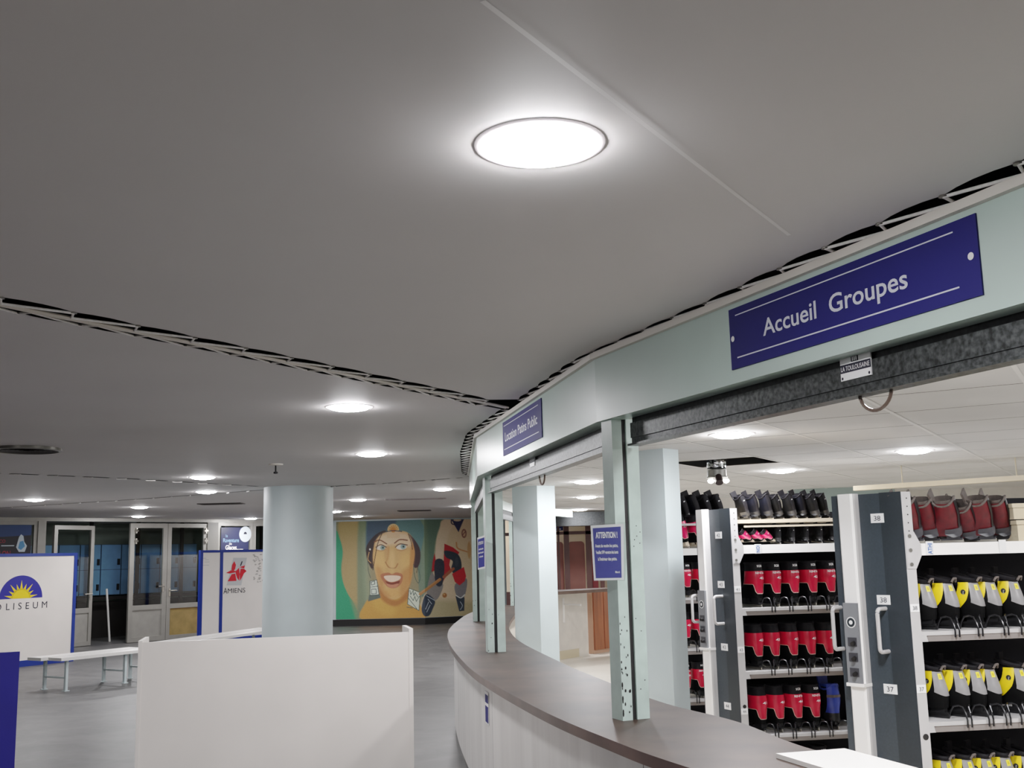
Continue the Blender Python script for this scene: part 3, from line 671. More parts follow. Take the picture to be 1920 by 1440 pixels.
    fill([(1318,288),(1445,288),(1418,350),(1388,422),(1350,350)], (46,44,78), 5, False); stroke([(1318,285),(1320,330),(1350,345)],10,(58,44,64)); ell(1378,296,40,14,(200,176,142),0.2); ell(1443,437,25,46,(134,84,72),0.25); ell(1443,437,15,32,(190,160,126),0.3); stroke([(1430,450),(1455,420)],7,(120,60,60))
    fill([(1060,1055),(1110,830),(1165,920),(1228,960),(1185,1080),(1135,1115)], (124,120,116), 6); fill([(1345,960),(1450,900),(1466,960),(1440,1080),(1400,1112),(1355,1070)], (122,120,122), 6)
    fill([(1145,635),(1158,720),(1158,810),(1112,825),(1125,720)], (166,40,46), 5, False); fill([(1245,540),(1330,580),(1392,632),(1375,665),(1310,650),(1290,760),(1310,820),(1240,900),(1215,950),(1200,900),(1235,720)], (172,38,46), 5, False)
    fill([(1148,715),(1235,718),(1232,900),(1200,975),(1150,935)], (50,54,66), 6); fill([(1246,612),(1370,645),(1412,740),(1400,840),(1345,862),(1310,800),(1325,720),(1260,680)], (48,58,68), 6)
    fill([(1318,852),(1435,785),(1456,880),(1442,930),(1390,972),(1345,935)], (188,36,46), 5, False); ell(1365,730,18,50,(70,80,88),0.5,0.5)
    stroke([(1000,1045),(1195,905)],30,(166,112,66)); stroke([(1235,880),(1330,800)],30,(150,90,62)); stroke([(1000,1035),(1195,895)],7,(196,146,96),4,0.7)
    fill([(1055,1050),(1142,1118),(1120,1200),(1085,1265),(1035,1265),(1012,1190)], (48,58,72), 6); fill([(1348,1078),(1438,1098),(1432,1232),(1383,1236)], (52,62,74), 5, False)
    for q_ in ([(1060,1065),(1140,1115)],[(1075,1100),(1110,1150)],[(1050,1200),(1080,1130)],[(1060,1230),(1095,1160)]): stroke(q_,5,(190,200,204))
    stroke([(1355,1075),(1400,1100),(1440,1070)],10,(206,206,200)); stroke([(1395,1140),(1415,1180),(1395,1220)],5,(190,200,204)); stroke([(1365,530),(1378,590),(1480,632)],13,(186,134,84)); ell(1492,610,18,88,(190,150,100),0.25); ell(1240,1068,22,24,(150,98,54),0.3); ell(1236,1060,9,9,(196,148,96),0.5)
    rs = np.random.RandomState(3); img += rs.normal(0, 3.0, (H_, W_, 1)); g_ = img.mean(axis=2, keepdims=True); img = np.clip((g_+(img-g_)*0.9)*1.06+4, 0, 255)
    return W_, H_, cx, cy, img
W_, H_, cx, cy, img = paint()
vs, fs = [], []
for j in range(H_):
    for i in range(W_):
        px, py = 600+cx[i]/5.3333, 920+cy[j]/5.3333
        best = None
        for (a, b) in zip(MW, MW[1:]):
            d = V2(b[0]-a[0], b[1]-a[1]).normalized(); nn = Vector((d.y,-d.x,0)); q = on_plane(px, 1050, (a[0],a[1],0), nn)
            if min(a[0],b[0])-1e-3 <= q.x <= max(a[0],b[0])+1e-3: best = q+nn*0.012; break
        if best is None: best = q+nn*0.012
        zz = 2.565 - (cy[j]-cy[0])/(cy[-1]-cy[0])*(2.565-0.165)
        vs.append((best.x, best.y, zz))
fs = [(j*W_+i, (j+1)*W_+i, (j+1)*W_+i+1, j*W_+i+1) for j in range(H_-1) for i in range(W_-1)]
me = bpy.data.meshes.new('painted_mural'); me.from_pydata(vs, [], fs); ca_ = me.color_attributes.new('paint', 'FLOAT_COLOR', 'POINT')
L_ = img/255.0; L_ = np.where(L_ <= 0.04045, L_/12.92, ((L_+0.055)/1.055)**2.4); buf = np.ones((H_*W_, 4), 'f'); buf[:, :3] = L_.reshape(-1, 3); ca_.data.foreach_set('color', buf.ravel())
me.materials.append(attrmat('mural_paint', 'paint', 0.6)); o = bpy.data.objects.new('painted_mural', me); COL.objects.link(o); o['kind'] = 'thing'
tag(o, 'painted mural of a woman in a cap and a hockey player on the back wall', 'mural')
# ================================================================== GLAZED FRONT ON THE LEFT
G0, G1 = V2(-12.0,18.57), V2(-4.62,27.05); GT = (G1-G0).normalized(); GN = Vector((GT.y,-GT.x,0))
def gx(px, py=1050):
    q = on_plane(px, py, (G0.x,G0.y,0), GN); return (q.to_2d()-G0).dot(GT)
GF = Fr((G0.x,G0.y,0), (GT.x,GT.y,0), (0,0,1))
mb = MB(); L = (G1-G0).length
fbox(mb, GF, 0, L, 2.53, 3.0, -0.05, 0.05); struct('wall_left_header', mb, M_alud)
def frame_leaf(name, s0, s1, z0, z1, rails, lower=None, w=0.075, fr=GF, kind=True, handle=None, hinges=None, panel=M_alud):
    mb = MB(); fbox(mb, fr, s0, s0+w, z0, z1, -0.03, 0.03); fbox(mb, fr, s1-w, s1, z0, z1, -0.03, 0.03)
    fbox(mb, fr, s0+w, s1-w, z1-w, z1, -0.03, 0.03); fbox(mb, fr, s0+w, s1-w, z0, z0+w, -0.03, 0.03)
    for z in rails: fbox(mb, fr, s0+w, s1-w, z-0.05, z+0.05, -0.03, 0.03)
    o = struct(name, mb, M_alu)
    mb = MB(); zb = rails[0] if lower and rails else z0+w; mb.poly([fr.p(s0+w,zb,0),fr.p(s1-w,zb,0),fr.p(s1-w,z1-w,0),fr.p(s0+w,z1-w,0)]); link('glass_pane', mb, M_glass, o)
    if lower: mb = MB(); fbox(mb, fr, s0+w, s1-w, z0+w, rails[0]-0.05, -0.01, 0.01); link('lower_panel', mb, panel, o)
    if handle:
        mb = MB(); a, z, d = handle; mb.tube([fr.p(a,z,0.03), fr.p(a,z,0.08), fr.p(a+d,z,0.08)], 0.014, k=8); fbox(mb, fr, a-0.02, a+0.02, z-0.12, z+0.05, 0.03, 0.036); link('handle', mb, M_steel, o)
    if hinges:
        for z in (2.34, 2.12):
            mb = MB(); c = fr.p(hinges, z, 0.05); mb.lathe([(0.022,-0.06),(0.022,0.06)], c, 10); mb.box((c.x-.03,c.y-.02,c.z-.02),(c.x+.05,c.y+.02,c.z+.02)); link('hinge', mb, M_steel, o)
    return o
s_a, s_b, s_c, s_d, s_e, s_f, s_g, s_h = [gx(x) for x in (-60,67,82,97,242,312,386,406)]
frame_leaf('window_1', 0.3, s_b, 0.0, 2.53, [0.95], lower=True)
mb = MB(); fbox(mb, GF, s_b, s_c, 0, 2.53, -0.05, 0.05); o = struct('trim_20', mb, M_alu)
frame_leaf('door_2', s_e, s_f, 0.01, 2.5, [0.72], lower=True, w=0.10, handle=(s_f-0.08,1.15,-0.14), hinges=s_e+0.12)
frame_leaf('door_3', s_f+0.01, s_g, 0.01, 2.5, [0.72], lower=True, w=0.09, handle=(s_f+0.08,1.05,0.14), hinges=s_g-0.03, panel=M_ochre)
mb = MB(); fbox(mb, GF, s_g, s_h, 0, 2.53, -0.05, 0.05); struct('trim_21', mb, mat('trim_grey', (112,110,104), 0.5))
frame_leaf('window_2', s_h, gx(472), 0.0, 2.53, [0.95], lower=True)
frame_leaf('window_3', gx(472)+0.01, L, 0.0, 2.53, [0.95], lower=True)
# open leaf, swung into the hall
h0 = GF.p(s_d, 0, 0.03)
best = None
for k in range(200):
    Y = 18.5 + k*0.025; q = on_y(174, 1050, Y); d = (q.to_2d()-h0.to_2d()).length
    if best is None or abs(d-1.02) < best[0]: best = (abs(d-1.02), q)
q = best[1]; u = (q.to_2d()-h0.to_2d()); LW = u.length; DF = Fr((h0.x,h0.y,0), (u.x,u.y,0), (0,0,1))
frame_leaf('door_1', 0, LW, 0.01, 2.45, [0.72], lower=True, w=0.085, fr=DF, handle=(LW-0.05,1.05,-0.2), hinges=0.0)
# posters in the windows
def poster_frame(px0, px1, z0, z1): return Fr(GF.p(gx(px0), z0, 0.05), (GT.x,GT.y,0), (0,0,1)), gx(px1)-gx(px0), z1-z0
fr, w, h = poster_frame(-40, 54, 1.55, 2.45)
t = thing('window_poster', 'dark navy by night poster in the window behind the left white board', 'poster', fr.o)
mb = MB(); fbox(mb, fr, 0, w, 0, h, 0, 0.004, 0); fpoly(mb, fr, [(0,h*.72),(w,h*.78),(w,h),(0,h)], 0.006, 1); link('sheet', mb, [mat('poster_dark',(34,32,40),0.4), mat('poster_blue',(38,66,112),0.4)], t)
mb = MB(); ftext(mb, fr, 'by night', w*0.74, h*0.13, w*0.36, h*0.11, 0.008, 0, 0.02, 0.25); fpoly(mb, fr, [(w*p_[0],h*p_[1]) for p_ in ((.70,.52),(.76,.42),(.88,.42),(.92,.55),(.86,.64),(.84,.76),(.79,.80),(.75,.74))], 0.008, 1); fpoly(mb, fr, [(w*p_[0],h*p_[1]) for p_ in ((.74,.50),(.80,.46),(.88,.54),(.84,.66),(.77,.64))], 0.009, 2)
fbox(mb, fr, w*0.40, w*0.66, h*0.545, h*0.565, 0.006, 0.008, 1); ftext(mb, fr, 'SALON', w*0.42, h*0.33, w*0.34, h*0.12, 0.008, 3, 0.02); ftext(mb, fr, 'DISCO', w*0.36, h*0.62, w*0.24, h*0.07, 0.008, 3, 0.02)
link('poster_lettering', mb, [M_ltwhite, mat('print_pale',(196,208,216),0.5), mat('print_blue',(84,140,190),0.5), mat('print_red',(150,44,62),0.5)], t)
fr, w, h = poster_frame(411, 463, 1.3, 2.42)
t = thing('window_poster', 'navy Glaces poster in the window above the Amiens board', 'poster', fr.o)
mb = MB(); fbox(mb, fr, 0, w, 0, h, 0, 0.004, 0); fpoly(mb, fr, [(0,0),(w,0),(w,h*.4),(0,h*.44)], 0.006, 1); link('sheet', mb, [mat('poster_navy',(30,34,66),0.4), mat('poster_mid',(44,62,112),0.4)], t)
mb = MB(); fdisc(mb, fr, w*0.87, h*0.86, w*0.22, 0.007, 0, 28, h*0.16); mb.add([fr.p(w*0.87+w*.06*math.cos(a), h*.86+h*.05*math.sin(a), .009) for a in [math.pi*i/10 for i in range(11)]], [tuple(range(11))], 1); link('round_badge', mb, [mat('print_pale',(196,208,216),0.5), M_ink], t); mb = MB()
ftext(mb, fr, 'la', w*0.2, h*0.80, w*0.07, h*0.06, 0.008, 2); ftext(mb, fr, 'Raventure', w*0.36, h*0.70, w*0.56, h*0.08, 0.008, 2, 0.01); ftext(mb, fr, 'des', w*0.34, h*0.645, w*0.1, h*0.05, 0.008, 3); ftext(mb, fr, 'Glaces', w*0.36, h*0.55, w*0.4, h*0.09, 0.008, 3, 0.02); fbox(mb, fr, w*.56, w*.80, h*.548, h*.556, .006, .008, 3)
fpoly(mb, fr, [(w*p_[0],h*p_[1]) for p_ in ((.74,.22),(.80,.20),(.92,.22),(.94,.34),(.90,.48),(.85,.42),(.82,.32))], 0.008, 0)
for q_ in range(10): fbox(mb, fr, w*(.06+.08*q_), w*(.09+.08*q_), h*(.36+.03*((q_*7)%3)), h*(.38+.03*((q_*7)%3)), .006, .008, 2)
link('poster_lettering', mb, [mat('print_pale',(196,208,216),0.5), M_ink, mat('print_ltblue',(120,160,196),0.5), M_ltwhite], t)
# room behind the glass: lockers, floor mess, pole
BT = GT; BN = -GN
LF = Fr(GF.p(0,0,0)+BN*2.4, (GT.x,GT.y,0), (0,0,1))
mb = MB(); a = GF.p(-3,0,0)+BN*2.9; b = GF.p(L+0.2,0,0)+BN*2.9
mb.poly([a,b,b+Vector((0,0,3)),a+Vector((0,0,3))]); struct('wall_locker_room', mb, mat('locker_room_wall',(138,150,140),0.7,noise=0.1,nscale=0.8))
mb = MB(); a = GF.p(L+0.15,0,-0.06); b = GF.p(L+0.15,0,0)+BN*2.9; mb.poly([a,b,b+Vector((0,0,3)),a+Vector((0,0,3))]); struct('wall_locker_room_side', mb, M_ochre)
l0 = gx(70)-0.5; k = 0
place = ['far left','left of the open doorway','just left of the open doorway','left half of the open doorway','middle of the open doorway','right half of the open doorway','right side of the open doorway','behind the middle glazed door','behind the right glazed door','far right behind the doors','rightmost behind the glass','last behind the glass']
for i in range(9):
    s0 = l0+1.0+i*0.50
    t = thing('locker', 'pale blue locker stack behind the glass, number %s from the left' % ['one','two','three','four','five','six','seven','eight','nine'][i], 'locker', LF.p(s0,0.75,0.2), 0, 'blue lockers behind the glazed doors')
    mb = MB(); fbox(mb, LF, s0, s0+0.49, 0.95, 2.1, -0.2, 0.2); link('carcass', mb, mat('locker_dark',(60,86,112),0.5), t)
    for zz in (0.96, 1.53):
        mb = MB(); fbox(mb, LF, s0+0.008, s0+0.482, zz, zz+0.56, 0.2, 0.215); d = link('door', mb, M_locker, t)
        mb = MB(); fbox(mb, LF, s0+0.40, s0+0.45, zz+0.10, zz+0.24, 0.215, 0.25); link('lock', mb, M_black, d)
mb = MB(); fbox(mb, LF, l0-1, L-0.2, 0, 0.80, -0.2, 0.15); tag(link('locker_plinth', mb, M_dark), 'dark low plinth carrying the blue lockers', 'plinth')
mb = MB(); fbox(mb, LF, l0-1, L-0.2, 0.86, 0.93, 0.5, 0.56); 
for s0 in np.arange(l0-0.9, L-0.3, 1.15): fbox(mb, LF, s0, s0+0.07, 0, 2.6, 0.48, 0.54)
tag(link('locker_room_frame', mb, M_dark), 'dark metal frame with a rail in front of the blue lockers', 'frame')
pp_ = GF.o+BN*0.9; a = on_plane(200,1104,pp_,GN); b = on_plane(206,1186,pp_,GN); b.z = 0.0; b = b.lerp(a, 0)
mb = MB(); mb.tube([a, b], 0.022); tag(link('leaning_pole', mb, M_whitegloss), 'white pole leaning in the open doorway', 'pole')
for x_, y_ in ((2.2,1.5),(6.0,1.5)):
    p = GF.p(x_,2.58,0)+BN*y_; downlight('locker room light above the %s glazed doors' % ('left' if x_ < 4 else 'right'), p.x, p.y, 2.95, 0.12, 'locker room lights', emis('lamp_locker', (0.9,0.97,1.0), 22.0))
# ================================================================== BOARDS, BENCHES
R0 = V2(-7.76,19.05); RD = V2(-0.52,-0.854).normalized()
fr = Fr((R0.x+RD.x*3.2, R0.y+RD.y*3.2, 0), (-RD.x,-RD.y,0), (0,0,1)); w = 3.2; h = 1.86
t = thing('partition_board', 'white board in a blue frame with the Coliseum sun logo, far left', 'partition', fr.o)
mb = MB(); fbox(mb, fr, 0.06, w-0.06, 0.10, h-0.05, -0.02, 0.016); link('panel', mb, M_white, t)
mb = MB(); fbox(mb, fr, 0, w, h-0.05, h, -0.03, 0.03); fbox(mb, fr, w-0.06, w, 0, h-0.05, -0.03, 0.03); fbox(mb, fr, 0, 0.06, 0, h-0.05, -0.03, 0.03); fbox(mb, fr, 0.06, w-0.06, 0.0, 0.10, -0.03, 0.03); link('frame', mb, M_blue, t)
def onf(px, py, fr): q = on_plane(px, py, fr.o, fr.n); return (q-fr.o).dot(fr.u), (q-fr.o).dot(fr.v)
ca1, cb1 = onf(38,1122,fr); ca2, _ = onf(78,1121,fr); rr = ca2-ca1; rb = onf(36,1079,fr)[1]-cb1
mb = MB(); mb.add([fr.p(ca1+rr*math.cos(x), cb1+rb*math.sin(x), 0.018) for x in [math.pi*i/30 for i in range(31)]], [tuple(range(31))], 0)
pts = [fr.p(ca1+rr*0.45*math.cos(x), cb1+rb*0.42*math.sin(x), 0.020) for x in [math.pi*i/20 for i in range(21)]]; mb.add(pts, [tuple(range(21))], 1)
for k in range(9):
    x = math.pi*(k+0.5)/9; ln = 0.80 if k % 2 == 0 else 0.66
    if k in (0,8): ln = 0.78
    mb.poly([fr.p(ca1+rr*.40*math.cos(x-0.16), cb1+rb*.38*math.sin(x-0.16), .020), fr.p(ca1+rr*ln*math.cos(x), cb1+rb*ln*math.sin(x), .020), fr.p(ca1+rr*.40*math.cos(x+0.16), cb1+rb*.38*math.sin(x+0.16), .020)], 1)
ta, tb = onf(87.5,1138.7,fr); t0, _ = onf(12,1141.5,fr); hh = onf(87.5,1126,fr)[1]-tb
for ch, px in zip('COLISEUM', (-31,-5,13.5,24.5,36,50,65,82)):
    pos = onf(px, 1139, fr)[0]; ftext(mb, fr, ch, pos, tb-0.005, None, hh, 0.019, 2, 0.0)
link('logo_print', mb, [M_logoblue, M_sunyel, M_ink], t)
# Amiens boards
aw0 = on_y(371,1195,22.4); aw1 = on_y(409,1195,22.9); aw2 = on_y(505,1195,23.9)
for (a, b, lb, full) in ((aw0,aw1,'narrow blue framed white board left of the Amiens board',False),(aw1,aw2,'blue framed white board with red Amiens emblem beside the column',True)):
    u = (b-a); u.z = 0; w = u.length; fr = Fr((a.x,a.y,0), u, (0,0,1)); h = 1.89
    t = thing('partition_board', lb, 'partition', fr.o)
    mb = MB(); fbox(mb, fr, 0.07, w, 0.06, h-0.05, -0.015, 0.015); link('panel', mb, M_white, t)
    mb = MB(); fbox(mb, fr, 0, 0.07, 0, h, -0.03, 0.03); fbox(mb, fr, 0.07, w, h-0.05, h, -0.03, 0.03); fbox(mb, fr, 0.07, w, 0, 0.06, -0.03, 0.03); link('frame', mb, M_blue, t)
    if full:
        def F(cx_, cy_): return onf(350+cx_/6.0, 970+cy_/6.0, fr)
        mb = MB(); fpoly(mb, fr, [F(*q_) for q_ in ((445,765),(608,765),(672,455),(520,455))], 0.018, 1)
        for pl in ([(435,625),(495,595),(545,605),(540,620),(480,632)],[(497,590),(505,535),(530,492),(548,535),(540,580),(520,608)],[(455,720),(500,640),(540,632),(545,660),(555,715)],[(540,610),(585,565),(590,640),(585,715),(560,680)],[(550,540),(590,560),(650,540),(640,575),(585,560)],[(600,580),(668,605),(640,630),(595,715),(590,640)],[(640,580),(665,600),(640,605),(600,575)]): fpoly(mb, fr, [F(*q_) for q_ in pl][::-1], 0.020, 0)
        mb.tube([fr.p(*F(600,545),0.02), fr.p(*F(618,495),0.02)], 0.012, 2, 6)
        xa, ya = F(402,862); xb, yb = F(655,850); hh = F(420,790)[1]-F(420,862)[1]
        ftext(mb, fr, 'A', xa+0.06, ya, (xb-xa)*0.17, hh, 0.02, 2); ftext(mb, fr, 'MIENS', xa+(xb-xa)*0.60, ya+0.01, (xb-xa)*0.78, hh*0.78, 0.02, 2)
        for q_ in range(70):
            x_, y_ = random.uniform(748,850), random.uniform(412,730)
            if 520 < y_ < 660 and random.random() < 0.6: continue
            a_0, b_0 = F(x_, y_); fdisc(mb, fr, a_0, b_0, random.uniform(.015,.035), 0.018, 3, 6, random.uniform(.008,.02))
        link('emblem_print', mb, [M_redink, M_gpaper, M_ink, mat('worn_grey',(176,172,166),0.6)], t)
    else:
        mb = MB()
        for q_, (y_, x0_, x1_) in enumerate(((462,172,215),(478,200,245),(503,195,250),(540,172,245))):
            a_0, b_0 = onf(350+x0_/6, 970+y_/6, fr); a_1, _ = onf(350+x1_/6, 970+y_/6, fr); fbox(mb, fr, a_0, a_1, b_0-0.006, b_0+0.006, 0.015, 0.017)
        link('note_print', mb, M_gpaper, t)
# benches
def bench(label, c, d, L_, legs, W0=0.62):
    d = Vector(d).normalized(); nrm = V2(-d.y, d.x)
    t = thing('bench', label, 'bench', (c[0],c[1],0), 0, 'white slatted benches'); fr = Fr((c[0],c[1],0), (d.x,d.y,0), (nrm.x,nrm.y,0)); zt = 0.44
    for b0, b1, e in ((0.0,0.28,0.0),(0.32,0.62,-0.08)):
        mb = MB(); fbox(mb, fr, e, L_+e, b0, b1, zt-0.04, zt); link('seat_plank', mb, M_whitegloss, t)
    for s in legs:
        for b in (0.08, W0-0.08):
            mb = MB(); fbox(mb, fr, s, s+0.035, b-0.02, b+0.02, 0.0, zt-0.04); fbox(mb, fr, s-0.02, s+0.055, b-0.035, b+0.035, 0, 0.008); link('leg', mb, M_pale, t)
        mb = MB(); fbox(mb, fr, s, s+0.035, 0.08, W0-0.08, 0.16, 0.18); link('crossbar', mb, M_pale, t)
bench('white two-plank bench in front of the Coliseum board', (-6.02,14.42), (0.535,0.845), 1.62, (0.12,1.05,1.5))
bench('white bench in front of the Amiens board behind the near white stand', (-5.15,16.6), (0.30,0.95), 3.4, (0.2,3.0))
# foreground stand
A = V2(-2.644,7.64); B = V2(-0.775,8.06); u = (B-A).normalized(); fr = Fr((A.x,A.y,0), (u.x,u.y,0), (0,0,1)); w = (B-A).length
t = thing('white_stand', 'large plain white stand in the foreground with two side wings', 'stand', fr.o)
mb = MB(); fbox(mb, fr, 0.012, w-0.03, 0, 1.10, -0.02, 0.0); link('front_board', mb, M_white, t)
mb = MB(); mb.prism([fr.p(-0.01,0,0.004), fr.p(0.016,0,0.004), fr.p(0.016,0,-0.42), fr.p(-0.01,0,-0.42)], 0, 1.112); link('side_wing', mb, M_white, t)
mb = MB(); mb.prism([fr.p(w-0.03,0,0.006), fr.p(w,0,0.006), fr.p(w,0,-0.42), fr.p(w-0.03,0,-0.42)], 0, 1.125); link('side_wing', mb, M_white, t)
A = V2(-4.6,6.30); B = V2(-3.235,7.10); u = (B-A).normalized(); fr = Fr((A.x,A.y,0), (u.x,u.y,0), (0,0,1)); w = (B-A).length
mb = MB(); fbox(mb, fr, 0, w, 0, 1.10, -0.03, 0.0); tag(link('blue_board', mb, M_bluepanel), 'plain dark blue board cut by the lower left picture edge', 'board')
# ================================================================== RENTAL ROOM
def pillar(px0, pxc, px1, Y, label, top):
    c = on_y(pxc, 1000, Y); a = on_y(px0, 1000, Y+0.16); b = on_y(px1, 1000, Y+0.14); c, a, b = [q.to_2d() for q in (c,a,b)]
    mb = MB(); mb.prism([c, b, a+b-c, a], 0, top); tag(link('square_pillar', mb, M_pale), label, 'pillar')
pillar(962,1009,1042.5,11.6,'square pale pillar between the second post and the brown windows',ZI)
pillar(1204,1250,1279,7.7,'square pale pillar just right of the nearest mint post',ZI)
# back wall of the rental room
mb = MB(); mb.poly([(2.3,15.6,0),(9.5,13.4,0),(9.5,13.4,3),(2.3,15.6,3)]); struct('wall_rental_back', mb, M_offwhite)
mb = MB(); mb.poly([(2.3,15.6,0),(2.3,15.6,3),(2.9,22.5,3),(2.9,22.5,0)]); struct('wall_rental_side', mb, M_offwhite)
mb = MB(); a = on_z(1525,911,2.37); b = on_z(1612,909,2.37); mb.prism([(a.x,13.6),(b.x+0.6,13.3),(b.x+0.6,13.7),(a.x,14.0)], 2.05, ZI); struct('trim_30', mb, M_teal)
# beige cable tray
a = on_y(1600,920,10.2); b = on_y(1990,896,9.1); mb = MB(); u = (b-a).normalized(); nrm = Vector((-u.y,u.x,0)).normalized()
for q0, q1, z0, z1 in ((0,0.10,0,0.045),):
    mb.add([a+nrm*q0+Vector((0,0,z0)), b+nrm*q0+Vector((0,0,z0)), b+nrm*q1+Vector((0,0,z0)), a+nrm*q1+Vector((0,0,z0)), a+nrm*q0+Vector((0,0,z1)), b+nrm*q0+Vector((0,0,z1)), b+nrm*q1+Vector((0,0,z1)), a+nrm*q1+Vector((0,0,z1))], [(0,3,2,1),(4,5,6,7),(0,1,5,4),(1,2,6,5),(2,3,7,6),(3,0,4,7)])
for k in (0.25,0.8):
    q = a.lerp(b,k)+nrm*0.05; mb.tube([q, Vector((q.x,q.y,ZI))], 0.006, k=6)
tag(link('hanging_rail', mb, M_beige), 'beige rail hanging under the tiled ceiling behind the right rack', 'rail')
# foil duct in the open tile
c = V2(1.735,9.15); t = thing('ceiling_duct', 'silver foil duct with a dark nozzle hanging from the missing ceiling tile', 'duct', (c.x,c.y,ZI))
mb = MB(); prof = [(0.078,0.30)] + [(0.078+0.004*(k%2),0.30-k*0.012) for k in range(1,16)]; mb.lathe(prof, (c.x,c.y,ZI-0.17), 28, capt=False); link('duct_body', mb, M_silver, t, True, True)
mb = MB(); mb.lathe([(0.082,0.0),(0.082,-0.055),(0.09,-0.06),(0.09,-0.07)], (c.x,c.y,ZI-0.06), 28); link('collar', mb, M_alu, t, True, True)
for dx, dy in ((-0.062,-0.05),(0.066,-0.05)):
    mb = MB(); mb.lathe([(0.004,-0.022),(0.022,-0.014),(0.03,0.0),(0.02,0.014)], (c.x+dx,c.y+dy,ZI-0.155), 14); link('bulb', mb, emis('small_bulb',(1,0.97,0.93),14.0), t, True, True)
mb = MB(); mb.tube([(c.x,c.y-0.04,ZI-0.10),(c.x,c.y-0.10,ZI-0.175)], 0.034, k=16); link('nozzle', mb, mat('nozzle_dark',(58,44,42),0.5), t)
# back counter and brown glazed wall seen through the openings
mb = MB(); mb.prism([(0.25,16.7),(1.15,17.9),(1.12,18.1),(0.2,17.0)], 0.0, 1.02); struct('wall_low', mb, M_offwhite)
mb = MB(); mb.prism([(0.24,16.68),(0.98,17.66),(0.985,17.70),(0.23,16.72)], 0.0, 0.13); struct('baseboard_low', mb, M_beige)
mb = MB(); mb.prism([(0.2,16.35),(1.75,17.7),(1.7,18.2),(0.1,17.1)], 1.022, 1.07)
tag(link('back_worktop', mb, M_topedge), 'narrow brown-edged worktop at the far end of the rental room', 'worktop')
mb = MB(); c0 = on_y(1060,1135,16.9); mb.tube([c0+Vector((0,0.3,0)), c0+Vector((0.24,-0.02,0.0))], 0.012); mb.box((c0.x-0.03,c0.y+0.30,c0.z-0.28),(c0.x+0.0,c0.y+0.34,c0.z+0.1)); tag(link('wall_bracket', mb, M_whitegloss), 'white bracket fixed to the low white wall under the far worktop', 'bracket')
DB = Fr((1.24,18.06,0), (0.62,0.785,0), (0,0,1)); t = thing('cupboard', 'brown wooden cupboard under the far worktop', 'cupboard', DB.o)
for k in range(3):
    mb = MB(); fbox(mb, DB, 0.02+k*0.30, 0.30+k*0.30, 0.06, 1.0, 0, 0.02); link('door', mb, M_brown, t)
mb = MB(); fbox(mb, DB, 0, 0.92, 0.0, 1.01, -0.3, -0.002); link('carcass', mb, mat('door_edge',(200,160,136),0.5), t)
mb = MB(); mb.prism([(0.0,18.9),(2.25,18.9),(2.25,19.3),(0.0,19.3)], 2.12, ZI-0.02); tag(link('hanging_shutter_box', mb, M_galvd), 'dark steel shutter box across the far end of the rental room', 'shutter box')
WF = Fr((-0.2,20.6,0), (1,0,0), (0,0,1)); mb = MB()
def wpx(px): return on_y(px,1050,20.6).x+0.2
for px, hw in ((1048,0.02),(1063,0.05),(1104,0.05),(1128,0.04)): fbox(mb, WF, wpx(px)-hw, wpx(px)+hw, 0, 2.4, 0, 0.06)
fbox(mb, WF, 0, 3.1, 2.0, 2.06, 0, 0.06); fbox(mb, WF, 0, 3.1, 0.0, 0.95, 0, 0.05); struct('window_4', mb, M_dkbrown)
mb = MB(); mb.poly([(-0.2,21.2,0),(2.9,21.2,0),(2.9,21.2,3),(-0.2,21.2,3)]); struct('wall_far_end', mb, mat('cream_wall',(232,214,184),0.7))
for px0, px1, lb, m in ((1030,1058,'tall rose-brown panel behind the far window, left one',M_rose),(1067,1098,'tall rose-brown rounded panel behind the far window, middle one',M_rose),(1107,1122,'dark red panel behind the far window, right one',mat('dark_red_panel',(122,36,42),0.5))):
    a, b = wpx(px0), wpx(px1); mb = MB(); r_ = 0.07; zt = 1.87
    pts = [(a,0.0),(b,0.0),(b,zt-r_)] + [(b-r_+r_*math.cos(x), zt-r_+r_*math.sin(x)) for x in [math.pi/2*i/5 for i in range(1,6)]] + [(a+r_+r_*math.cos(x), zt-r_+r_*math.sin(x)) for x in [math.pi/2+math.pi/2*i/5 for i in range(1,6)]] + [(a,zt-r_)]
    mb.poly([WF.p(x,z,-0.2) for x, z in pts]); mb.poly([WF.p(x,z,-0.26) for x, z in pts][::-1])
    k = len(pts); mb.add([WF.p(x,z,-0.2) for x,z in pts]+[WF.p(x,z,-0.26) for x,z in pts], [(i,(i+1)%k,k+(i+1)%k,k+i) for i in range(k)])
    tag(link('upright_panel', mb, m), lb, 'panel')
a, b = wpx(1040), wpx(1058); mb = MB(); fbox(mb, WF, a, b, 2.08, 2.3, -0.1, -0.08, 0); fbox(mb, WF, a+.04, b-.04, 2.1, 2.12, -0.08, -0.078, 1); tag(link('far_sign', mb, [M_blue, M_ltwhite]), 'small blue sign at the top of the far window', 'sign')
